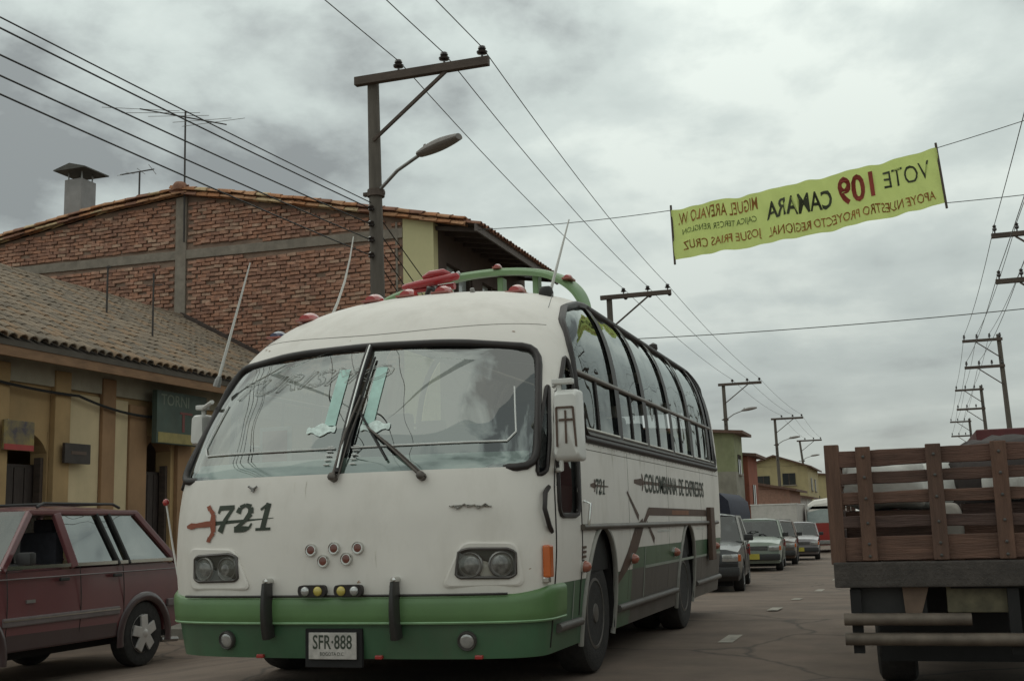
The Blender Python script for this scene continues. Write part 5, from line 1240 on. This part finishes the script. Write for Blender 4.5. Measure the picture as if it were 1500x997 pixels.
    m = MB(); m.box((0, A0[0] + .22, belt - .03), (hw * 1.7, .4, .14)); m.build('dashboard', plasticb, t, bevel=.04)
    # wheels
    for yc in wy:
        for sg in (-1, 1): add_wheel(t, (sg * (hw - .12), yc, r), r, .20, r * P.get('rim', .6), P.get('rim_mat', alloy), sg, P.get('holes', 6), .01)
    # front end
    m = MB(); m.box((0, -.03, sill + .17), (hw * 1.86, .14, .17)); m.build('front_bumper', P.get('bumper', plasticb), t, bevel=.04, smooth=40)
    m = MB(); m.box((0, L + .02, sill + .20), (hw * 1.86, .14, .17)); m.build('rear_bumper', P.get('bumper', plasticb), t, bevel=.04, smooth=40)
    m = MB(); m.box((0, .0, hoodf - .13), (hw * 1.0, .05, .11)); gr_ = m.build('grille', plasticb, t)
    for k in range(3):
        m = MB(); m.box((0, -.03, hoodf - .165 + .035 * k), (hw * .98, .02, .010)); m.build('grille_bar', P.get('grille_bar', steel), gr_)
    for sg in (-1, 1):
        m = MB(); m.box((sg * hw * .72, .012, hoodf - .13), (hw * .36, .06, .13)); o = m.build('headlamp', lampglass, t, bevel=.015, smooth=40)
        m = MB(); m.box((sg * hw * .925, .06, hoodf - .13), (.06, .10, .12)); m.build('turn_signal', orangelens, t, bevel=.01)
        m = MB(); m.box((sg * hw * .85, L - .02, belt - .20), (.20, .06, .24)); m.build('tail_lamp', redlens, t, bevel=.01)
        m = MB(); m.box((sg * (hw + .07), A0[0] + .22, belt + .09), (.17, .09, .12)); o = m.build('door_mirror', P.get('mirror', plasticb), t, bevel=.02, smooth=40)
        m = MB(); m.box((sg * (hw + .07), A0[0] + .267, belt + .09), (.13, .004, .09)); m.build('mirror_glass', M('mirror_glass', (.5, .52, .52), .03, 1., var=.02), o)
        for yh in P['handles']:
            m = MB(); m.box((sg * (wd(yh, belt - .12) + .012), yh, belt - .13), (.03, .13, .035)); m.build('door_handle', plasticb, t, bevel=.008)
        for ys in P['seams']:
            m = MB(); pts = [(sg * (wd(ys, z) - .002), ys, z) for z in [sill + .03 + (belt - sill - .05) * k / 6 for k in range(7)]]; m.tube(pts, .006, n=4); m.build('door_seam', gasket, t)
    m = MB(); m.box((0, -.105, sill + .19), (.34, .012, .15)); m.build('number_plate', P.get('plate', M('plate_yellow', (.42, .36, .05), .5, var=.2)), t)
    return t
def car_paint(n, c, d=.35): return M(n, c, .28, var=.1, scale=1.2, coat=.5, dirt=d, dirtcol=tuple(.5 * v + .04 for v in c))
sedan = dict(L=4.05, hw=.79, sill=.22, belt=.88, r=.29, wheels=(.75, 3.2), hood_front=.76, cowl=(1.18, .90), A1=1.80, D1=2.95, D0=(3.45, .90), roof=1.38, rear=[(4.0, .86), (4.05, .6), (4.02, .25)],
             pillars=[((2.28, .88), (2.32, 1.38)), ((3.0, .88), (2.85, 1.38))], seats=(1.95, 2.8), handles=(2.12, 2.9), seams=(1.3, 2.28, 3.05))
hatch = dict(sedan, L=3.65, hw=.76, D1=3.05, D0=(3.45, .90), rear=[(3.6, .85), (3.65, .6), (3.62, .25)], wheels=(.7, 2.95), pillars=[((2.2, .88), (2.25, 1.38)), ((2.95, .88), (2.8, 1.38))])
def gz(x, y): return ground(x, y)
g_ = 'cars queuing behind the bus'
car('car', 'dark car half hidden behind the rear of the bus', 'car', (-3.64, 21.2, -.24), dict(sedan, trim=chrome, grille_bar=chrome, pillar_paint=M('grey_pillar', (.22, .215, .2), .4, coat=.3)), car_paint('black_car_paint', (.016, .015, .016), .08), g_, rz=R(5))
car('car', 'pale grey-green car facing the camera between the dark car and the hatchback', 'car', (-4.08, 32.6, -.35), dict(sedan, hw=.78), car_paint('grey_green_paint', (.26, .30, .25)), g_, rz=R(4))
car('car', 'dark brown car glimpsed behind the pale grey-green car', 'car', (-4.22, 38.6, -.42), dict(sedan), car_paint('brown_car_paint', (.10, .062, .045)), g_, rz=R(4))
car('car', 'grey hatchback farthest in the queue, in front of the red bus', 'car', (-4.0, 46.0, -.52), dict(hatch), car_paint('grey_red_paint', (.26, .235, .24)), g_, rz=R(4))
# maroon estate car at the left
maroon = car_paint('maroon_paint', (.165, .056, .06), .4)
lower_m = car_paint('maroon_dark_lower', (.062, .036, .038), .5)
suvP = dict(L=4.35, hw=.83, sill=.36, belt=1.14, r=.355, wheels=(.84, 3.42), hood_front=1.0, cowl=(1.22, 1.13), A1=1.72, D1=3.40, D0=(4.02, 1.14), roof=1.70, rear=[(4.22, 1.08), (4.32, .9), (4.33, .6), (4.28, .40)],
            pillars=[((2.26, 1.14), (2.10, 1.70)), ((2.98, 1.14), (2.72, 1.70)), ((3.16, 1.14), (2.92, 1.70))], pw=.10, black_pillars=(2, 3), seats=(2.0, 2.9), handles=(2.08, 2.92), seams=(1.30, 2.34, 3.04), open=((0, 1),), rim=.58, holes=5, mirror=plasticb, trim=chrome, side_glass=glass_suv, rim_mat=M('bright_alloy', (.55, .52, .5), .4, .4, var=.15, dirt=.3))
sux, suy = -8.93, 7.78
suv = car('estate_car', 'maroon four-door estate car with roof rack parked by the ochre house', 'car', (sux, suy, -.35), suvP, maroon)
for sg in (-1, 1):
    m = MB(); m.box((sg * .825, 2.1, .64), (.035, 1.72, .085)); o = m.build('side_moulding', M('grey_moulding', (.17, .14, .14), .5, var=.15), suv, bevel=.012)
    m = MB(); m.box((sg * .845, 2.1, .655), (.006, 1.72, .014)); m.build('moulding_strip', chrome, o)
    m = MB(); m.box((sg * .80, 4.06, .66), (.035, .40, .085)); m.build('side_moulding', M('grey_moulding', (.17, .14, .14), .5, var=.15), suv, bevel=.012)
    m = MB(); m.tube([(sg * .815, y, 1.04) for y in (.3, 1.5, 2.5, 3.5, 4.2)], .008, n=5); m.build('pinstripe', M('grey_moulding', (.17, .14, .14), .5), suv)
    for yc in suvP['wheels']:
        m = MB(); m.tube([(sg * .825, yc + .43 * math.cos(a), .33 + .43 * math.sin(a)) for a in [PI * k / 16 for k in range(-1, 18)]], .05, n=8, flat=.55); m.build('arch_flare', lower_m, suv, smooth=50)
    m = MB(); m.tube([(sg * .52, 2.0, 1.735), (sg * .52, 2.1, 1.775), (sg * .52, 3.2, 1.775), (sg * .52, 3.32, 1.735)], .016, n=6); m.build('roof_rack_rail', plasticb, suv, smooth=50)
for y in (2.3, 2.75, 3.15):
    m = MB(); m.tube([(-.52, y, 1.775), (.52, y, 1.775)], .014, n=6); m.build('roof_rack_bar', plasticb, suv)
for sg in (-1, 1):
    m = MB(); m.box((sg * .79, 2.13, .475), (.05, 1.66, .225)); m.build('sill_panel', lower_m, suv, bevel=.015)  # added darker panel paints the shading of the lower body
for wv_ in [o for o in suv.children if o.name.startswith('wheel')]:
    m = MB(); m.lathe([(.205, .095), (.205, .1), (.01, .101)], (0, 0, 0), (1, 0, 0), 24); m.build('wheel_backing', dark, wv_)
    for k in range(5):
        a_ = 2 * PI * k / 5 + .4; m = MB(); m.bar((.112, 0, 0), (.105, .20 * math.cos(a_), .20 * math.sin(a_)), .115, .03, (1, 0, 0)); m.build('spoke', suvP['rim_mat'], wv_, bevel=.008)
    m = MB(); m.lathe([(.05, .10), (.05, .125), (.03, .135), (.004, .136)], (0, 0, 0), (1, 0, 0), 16); m.build('hub_cap', suvP['rim_mat'], wv_, smooth=40)
m = MB(); m.box((.815, 1.62, .60 + .22), (.02, .12, .03)); m.build('badge', steel, suv)
m = MB(); m.tube([(.55, 4.1, .22), (.55, 4.42, .20)], .03, n=8); m.build('exhaust_pipe', steel, suv)
# dark blue canvas-topped truck, white box van, red bus further down the street
bv = thing('canvas_truck', 'dark blue canopied truck parked beyond the rear of the bus', 'truck', (-6.62, 40, ground(-6.6, 40)))
navy = car_paint('navy_paint', (.022, .026, .05))
m = MB(); rr = []
for y in (0, .5, 3, 5):
    rr.append([(x * (1 if y else .97), y, z) for x, z in ((-.95, 1.3), (-.97, 1.9), (-.9, 2.35), (-.6, 2.62), (0, 2.70), (.6, 2.62), (.9, 2.35), (.97, 1.9), (.95, 1.3))])
m.grid(rr); m.add(rr[0], [tuple(range(9))]); m.add(rr[-1], [tuple(range(9))]); m.build('canopy', M('navy_canvas', (.028, .03, .05), .8, var=.25), bv, smooth=40)
m = MB(); m.box((0, 2.5, .95), (1.85, 5, .7)); m.build('body', navy, bv, bevel=.05)
m = MB(); m.box((0, -.65, 1.0), (1.75, 1.4, .75)); m.build('hood', navy, bv, bevel=.08)
m = MB(); m.box((-.2, -.03, 1.85), (1.0, .05, .42)); m.build('windshield', M('dark_window_glass', (.03, .033, .036), .1, coat=.6), bv)
for sg in (-1, 1):
    for yc in (-.5, 3.6): add_wheel(bv, (sg * .82, yc, .40), .40, .22, .22, rimgrey, sg)
    m = MB(); m.lathe([(.10, 0), (.10, .03), (.03, .06)], (sg * .62, -1.36, 1.05), (0, -1, 0), 14); m.build('headlamp', lampglass, bv, smooth=50)
m = MB(); m.box((0, -1.42, .62), (1.8, .1, .16)); m.build('front_bumper', steel, bv, bevel=.02)
van = thing('box_truck', 'white box truck standing between the parked cars and the red bus', 'truck', (-6.05, 57, ground(-6.05, 57)))
m = MB(); m.box((0, 2.4, 1.55), (2.15, 4.8, 1.85)); m.build('cargo_box', M('van_white', (.46, .43, .40), .5, var=.1, dirt=.3), van, bevel=.03)
m = MB(); m.box((0, 2.4, 2.49), (2.2, 4.85, .05)); m.build('box_edge', M('van_edge', (.6, .58, .55), .5), van)
m = MB(); m.box((0, -.01, 1.75), (1.5, .012, .07)); m.build('lettering_band', M('grey_band', (.28, .26, .25), .6), van)
m = MB(); m.box((0, -.62, 1.0), (1.85, 1.2, 1.1)); m.build('cab', offwhite, van, bevel=.12, smooth=40)
m = MB(); m.box((0, -1.225, 1.25), (1.5, .02, .42)); m.build('windshield', M('dark_window_glass', (.03, .033, .036), .1, coat=.6), van)
for sg in (-1, 1):
    for yc in (-.6, 3.4): add_wheel(van, (sg * .9, yc, .38), .38, .22, .21, rimgrey, sg)
rb = thing('bus', 'red bus with white rounded roof far down the street beside the wooden truck', 'bus', (-3.75, 60, ground(-3.8, 60)))
redp = car_paint('red_bus_paint', (.30, .028, .022))
m = MB(); rr = []
for k, (y, s_, dz) in enumerate(((0, .94, -.12), (.15, 1, -.03), (1, 1, 0), (6.5, 1, 0), (6.7, .95, -.05))):
    rr.append([(x * s_, y, z + (dz if z > 2 else 0)) for x, z in ((-1.1, .35), (-1.12, 1.2), (-1.12, 1.44))] + [(x * s_, y, 1.44) for x in (1.12,)] + [(1.12 * s_, y, 1.2), (1.1 * s_, y, .35)])
m.grid(rr); m.add(rr[0], [tuple(range(6))]); m.add(rr[-1], [tuple(range(6))]); m.build('body', redp, rb, smooth=30)
m = MB(); rr = []
for y, s_, dz, dy in ((.25, .9, -.25, 0), (.35, .96, -.08, 0), (1.2, 1, 0, 0), (6.5, 1, 0, 0), (6.65, .95, -.1, 0)):
    rr.append([(x * s_, y, z + dz) for x, z in ((-1.08, 2.15), (-1.02, 2.4), (-.7, 2.6), (0, 2.68), (.7, 2.6), (1.02, 2.4), (1.08, 2.15))])
m.grid(rr); m.add(rr[0], [tuple(range(7))]); m.add(rr[-1], [tuple(range(7))]); m.build('roof', white, rb, smooth=40)
m = MB(); m.grid([[(-1.05, .05, 1.45), (0, -.02, 1.45), (1.05, .05, 1.45)], [(-.98, .3, 2.12), (0, .22, 2.12), (.98, .3, 2.12)]]); m.build('windshield', M('pale_windshield', (.16, .19, .18), .08, coat=.6), rb, smooth=60)
m = MB(); m.box((0, .3, 2.2), (2.0, .1, .14)); m.build('visor', offwhite, rb)
for sg in (-1, 1):
    m = MB(); m.box((sg * 1.04, 3.5, 1.75), (.03, 6.0, .72)); m.build('side_windows', M('dark_window_glass', (.03, .033, .036), .1, coat=.6), rb)
    for k in range(6):
        m = MB(); m.box((sg * 1.06, .55 + k * 1.15, 1.75), (.06, .10, .9)); m.build('window_pillar', white, rb)
    m = MB(); m.lathe([(.10, 0), (.10, .04), (.03, .06)], (sg * .75, -.01, .82), (0, -1, 0), 14); m.build('headlamp', lampglass, rb, smooth=50)
    for yc in (1.3, 5.0): add_wheel(rb, (sg * .98, yc, .42), .42, .24, .24, rimgrey, sg)
m = MB(); m.box((0, -.05, .5), (2.15, .12, .2)); m.build('front_bumper', steel, rb, bevel=.03)

# ------------------------------------------------------------------ stake-bed truck on the right
TX, TY = -.425, 7.2
gt = ground(.6, 7.2)
tk = thing('stake_truck', 'old brown stake-bed truck with slatted wooden tailboard at the right', 'truck', (.62, TY, 0))
woods = [M('truck_wood_%d' % i, c_, .85, var=.32, scale=3.5, stretch=(.8, 8, 8), bump=.4, bscale=14, dirt=.75, dirtcol=(.05, .035, .028)) for i, c_ in enumerate([(.115, .06, .044), (.09, .05, .038), (.13, .07, .05), (.08, .047, .039)])]
woodv = [M('truck_batten_%d' % i, c_, .85, var=.32, scale=3.5, stretch=(8, 8, .8), bump=.4, bscale=14, dirt=.7, dirtcol=(.05, .035, .028)) for i, c_ in enumerate([(.13, .07, .048), (.11, .062, .045)])]
TW = 2.15; ox = -.62
def T(x): return x + ox            # world X to local
HWX = TW / 2; x0 = TX - .62; x1 = x0 + TW
slz = [(1.455, .098), (1.325, .075), (1.195, .072), (1.068, .068), ]
def slat(xa, xb, y, zc, h, k, name='slat'):
    m = MB(); rr = []; n = 26
    for i in range(n + 1):
        x = xa + (xb - xa) * i / n; e0, e1 = (.006 * noise.noise(Vector((x * 6, zc * 9, q))) + .004 * noise.noise(Vector((x * 25, zc * 9, q))) for q in (0, 5)); wz = .008 * math.sin(x * 1.7 + k); wy_ = .006 * math.sin(x * 2.3 + 2 * k)
        z0, z1 = zc - h / 2 + e0 + wz, zc + h / 2 + e1 + wz
        rr.append([(x, y - .0125 + wy_, z0 + .004), (x, y - .0125 + wy_, z1 - .004), (x, y - .008 + wy_, z1), (x, y + .0125 + wy_, z1), (x, y + .0125 + wy_, z0), (x, y - .008 + wy_, z0), (x, y - .0125 + wy_, z0 + .004)])
    m.grid(rr)
    for r_ in (rr[0], rr[-1]): m.add(r_[:-1], [tuple(range(6))])
    return m.build(name, woods[k % 4], tk, smooth=35)
zlist = [(1.405, .095), (1.29, .075), (1.175, .07), (1.075, .06), (.975, .055)]
for k, (zc, h) in enumerate([(1.405, .095), (1.285, .07), (1.162, .068), (1.02, .068)]):
    slat(x0 + .05, x1 - .02, .0 + .004 * random.random(), zc + .0, h, k)
slat(x0 + .05, x1 - .02, .004, .868, .138, 2, 'tail_board')
for k, xx in enumerate((-.225, .165, .515, .92, 1.30, 1.64)):
    m = MB(); m.box((xx - .62, -.03, 1.135), (.085, .03, .66)); bt = m.build('batten', woodv[k % 2], tk, bevel=.005)
    for zz_ in (1.405, 1.285, 1.162, 1.02, .90, .83):
        mm = MB(); mm.lathe([(.009, 0), (.009, .006), (.003, .008)], (xx - .62, -.046, zz_), (0, -1, 0), 8); mm.build('bolt', smoke, bt)
m = MB(); m.box((x0 + .02, .02, 1.135), (.085, .075, .70)); m.build('corner_post', woodv[0], tk, bevel=.006)
m = MB(); m.box((x1 - .01, .03, 1.135), (.055, .075, .70)); m.build('corner_post', woodv[1], tk, bevel=.006)
for xs_ in (x0 + .02, x1 - .02):
    for k, zc in enumerate((1.42, 1.30, 1.18, 1.06, .90)):
        m = MB(); m.box((xs_, 1.75, zc), (.024, 3.3, .085 if k < 4 else .16)); m.build('side_slat', woods[(k + 1) % 4], tk, bevel=.004)
    for yy in (.7, 1.5, 2.3, 3.1):
        m = MB(); m.box((xs_ + (.03 if xs_ > 0 else -.03), yy, 1.13), (.03, .08, .68)); m.build('side_batten', woodv[1], tk, bevel=.004)
for k, zc in enumerate((1.42, 1.30, 1.18, 1.06, .9)):
    m = MB(); m.box((.0 + (x0 + x1) / 2, 3.42, zc), (TW, .025, .09 if k < 4 else .16)); m.build('head_slat', woods[k % 4], tk, bevel=.004)
for k in range(9):
    m = MB(); m.box((x0 + .14 + k * (TW - .06) / 9, 1.72, .80), ((TW - .06) / 9 - .012, 3.4, .04)); m.build('floor_plank', woods[k % 4], tk)
m = MB(); m.box(((x0 + x1) / 2, -.005, .725), (TW + .02, .09, .145)); bb = m.build('bed_beam', M('bed_beam_steel', (.05, .041, .036), .75, var=.35, scale=14, bump=.3, bscale=50), tk, bevel=.008)
m = MB()
for i in range(86):
    for j in range(5):
        cx_ = x0 + .02 + i * .0246 + (.012 if j % 2 else 0); cz_ = .672 + j * .027; sg = 1 if (i + j) % 2 else -1
        m.add([(cx_ - .008, -.0505, cz_ - .004 * sg), (cx_, -.0535, cz_ - .003), (cx_ + .008, -.0505, cz_ + .004 * sg), (cx_, -.0535, cz_ + .003)], [(0, 1, 2, 3)])
tag(m.build('tread_pattern', M('tread_steel', (.075, .062, .052), .6, .3, var=.3), bb), kind='stuff')
m = MB(); m.box(((x0 + x1) / 2, 1.8, .70), (.9, 3.6, .12)); m.build('chassis', dark, tk)
m = MB(); m.box((x0 + .28, .06, .57), (.42, .03, .17)); m.build('mud_flap', rubber, tk)
m = MB(); m.prism([(-.06, .09), (.09, .09), (.04, -.07), (-.05, -.07)], -.02, .0, lambda a, b, d: (x0 + .42 + a, d + .02, .575 + b)); m.build('bracket', M('rust_bracket', (.13, .085, .06), .8, var=.3), tk)
m = MB(); m.box((x0 + .78, .05, .58), (.36, .04, .15)); m.build('number_plate_board', M('faded_plate_board', (.10, .085, .05), .7, var=.4, scale=12), tk, bevel=.005)
rust = M('rusty_tube', (.12, .095, .075), .6, .3, var=.35, scale=8, dirt=.5)
m = MB(); m.tube([(x0 + .03, -.06, .475), (x0 + .72, -.06, .475)], .035, n=12); m.build('bumper_tube', rust, tk, smooth=50)
m = MB(); m.tube([(x0 + .03, -.06, .365), (x1 - .05, -.06, .365)], .036, n=12); m.build('bumper_tube', rust, tk, smooth=50)
for xx in (x0 + .10, x0 + .95, x1 - .3):
    m = MB(); m.box((xx, .02, .46), (.06, .08, .36)); m.build('bumper_bracket', dark, tk)
for sg in (-1, 1):
    cxx = (x0 + x1) / 2 + sg * .78
    add_wheel(tk, (cxx, 1.0, .38), .38, .24, .21, rimgrey, sg); add_wheel(tk, (cxx, 4.3, .38), .38, .22, .21, rimgrey, sg)
    m = MB(); m.box(((x0 + x1) / 2 + sg * (.84 if sg > 0 else .30), .0 + .05, .57), (.13, .03, .08)); m.build('tail_lamp', M('dusty_red_lens', (.18, .03, .025), .3), tk, bevel=.008)
m = MB(); m.box(((x0 + x1) / 2, 1.0, .40), (1.5, .14, .14)); m.build('axle', dark, tk)
m = MB(); m.box(((x0 + x1) / 2 + .06, .45, .42), (TW - .30, .06, .46)); m.build('rear_apron', dark, tk)  # added dark panel closes the underbed gap so it reads as shade
m = MB(); m.box(((x0 + x1) / 2, 4.3, .92), (1.75, 1.45, .95)); m.build('cab', M('cab_red', (.14, .03, .025), .5, dirt=.4), tk, bevel=.12, smooth=40)
m = MB(); m.box(((x0 + x1) / 2, 3.56, 1.2), (1.3, .02, .26)); m.build('cab_window', M('dark_window_glass', (.03, .033, .036), .1, coat=.6), tk)
# load on the truck bed
sackm = M('white_sack', (.72, .71, .67), .8, var=.12, scale=5, bump=.5, bscale=9)
tarpm = M('dark_tarp', (.045, .035, .033), .85, var=.3, scale=4, bump=.6, bscale=6)
def sack(name, label, c, d, mat, cat='sack', group=None, seed=0):
    m = MB(); rr = []
    for i in range(25):
        a = -PI / 2 + PI * i / 24; row_ = []
        for j in range(41):
            b = 2 * PI * j / 40; sx = abs(math.cos(a)) ** .5 * math.copysign(abs(math.cos(b)) ** .55, math.cos(b)); sy = abs(math.cos(a)) ** .5 * math.copysign(abs(math.sin(b)) ** .55, math.sin(b)); sz = math.copysign(abs(math.sin(a)) ** .7, math.sin(a))
            p = Vector((sx * d[0] / 2, sy * d[1] / 2, sz * d[2] / 2)); k_ = noise.noise(p * 5 + Vector((seed * 3.1, 0, 0))); p *= 1 + .12 * k_ + .06 * noise.noise(p * 14 + Vector((0, seed, 0))); row_.append(p + Vector((0, 0, d[2] / 2)))
        rr.append(row_)
    m.grid(rr); o = m.build(name, mat, None, smooth=70); o.location = c; return tag(o, label, cat, group)
by = TY
lgr = 'load on the stake truck'
def crate(label, c, dm, k0):
    t = thing('crate', label, 'crate', c); d = dm
    m = MB(); m.box((0, 0, d[2] / 2 + .004), (d[0] - .03, d[1] - .03, d[2] - .01)); m.build('inside', dark, t)
    n = max(3, int(d[2] / .09))
    for k in range(n):
        m = MB(); m.box((0, -d[1] / 2, d[2] * (k + .5) / n), (d[0], .012, d[2] / n - .012)); m.build('slat', woods[(k + k0) % 4], t)
        m = MB(); m.box((-d[0] / 2, 0, d[2] * (k + .5) / n), (.012, d[1] - .02, d[2] / n - .012)); m.build('slat', woods[(k + k0) % 4], t)
    return t
crate('dark slatted crate in the left half of the truck bed under the white bundles', (-.10, by + .42, .825), (.50, .55, .27), 0)
crate('dark slatted crate in the middle of the truck bed beside the pale cloth', (.52, by + .50, .825), (.42, .55, .30), 1)
sack('sack', 'large white bundle behind the upper left slats of the truck', (-.12, by + .42, 1.10), (.50, .5, .33), sackm, 'bundle', lgr, 1)
sack('sack', 'white bundle behind the top slats between the two middle battens of the truck', (.18, by + .85, 1.06), (.56, .5, .40), sackm, 'bundle', lgr, 2)
sack('sack', 'pale folded cloth low behind the middle slats of the truck', (.22, by + .30, .825), (.17, .3, .30), M('grey_sack', (.40, .37, .33), .8, var=.15, bump=.4, bscale=9), 'bundle', lgr, 3)
sack('tarpaulin', 'dark tarpaulin heap rising above the tailboard on the right of the truck', (.75, by + .9, .83), (1.05, .9, .70), tarpm, 'tarpaulin', None, 4)
sack('sack', 'small white bag on the right of the truck bed in front of the tarpaulin', (.56, by + .40, 1.13), (.24, .22, .20), sackm, 'bag', None, 5)
# dark red high-sided truck further ahead, only its top shows above the stake truck
rt = thing('box_truck', 'dark red high-sided truck ahead, only its top above the slatted truck', 'truck', (1.98, 16, ground(2, 16)))
m = MB(); m.box((0, 2.2, 1.45), (2.15, 4.4, 1.42)); cb = m.build('cargo_box', M('dark_red_box', (.10, .018, .02), .6, var=.2, dirt=.3), rt, bevel=.02)
for k in range(7):
    m = MB(); m.box((-.96 + .32 * k, -.012, 2.02), (.03, .02, .03)); m.build('marker', offwhite, cb)
m = MB(); m.box((0, 2.2, .62), (1.0, 4.6, .2)); m.build('chassis', dark, rt)
m = MB(); m.box((0, 5.2, 1.2), (1.9, 1.4, 1.5)); m.build('cab', M('cab_red', (.14, .03, .025), .5, dirt=.4), rt, bevel=.1, smooth=40)
for sg in (-1, 1):
    for yc in (1.0, 4.9): add_wheel(rt, (sg * .86, yc, .42), .42, .24, .23, rimgrey, sg)
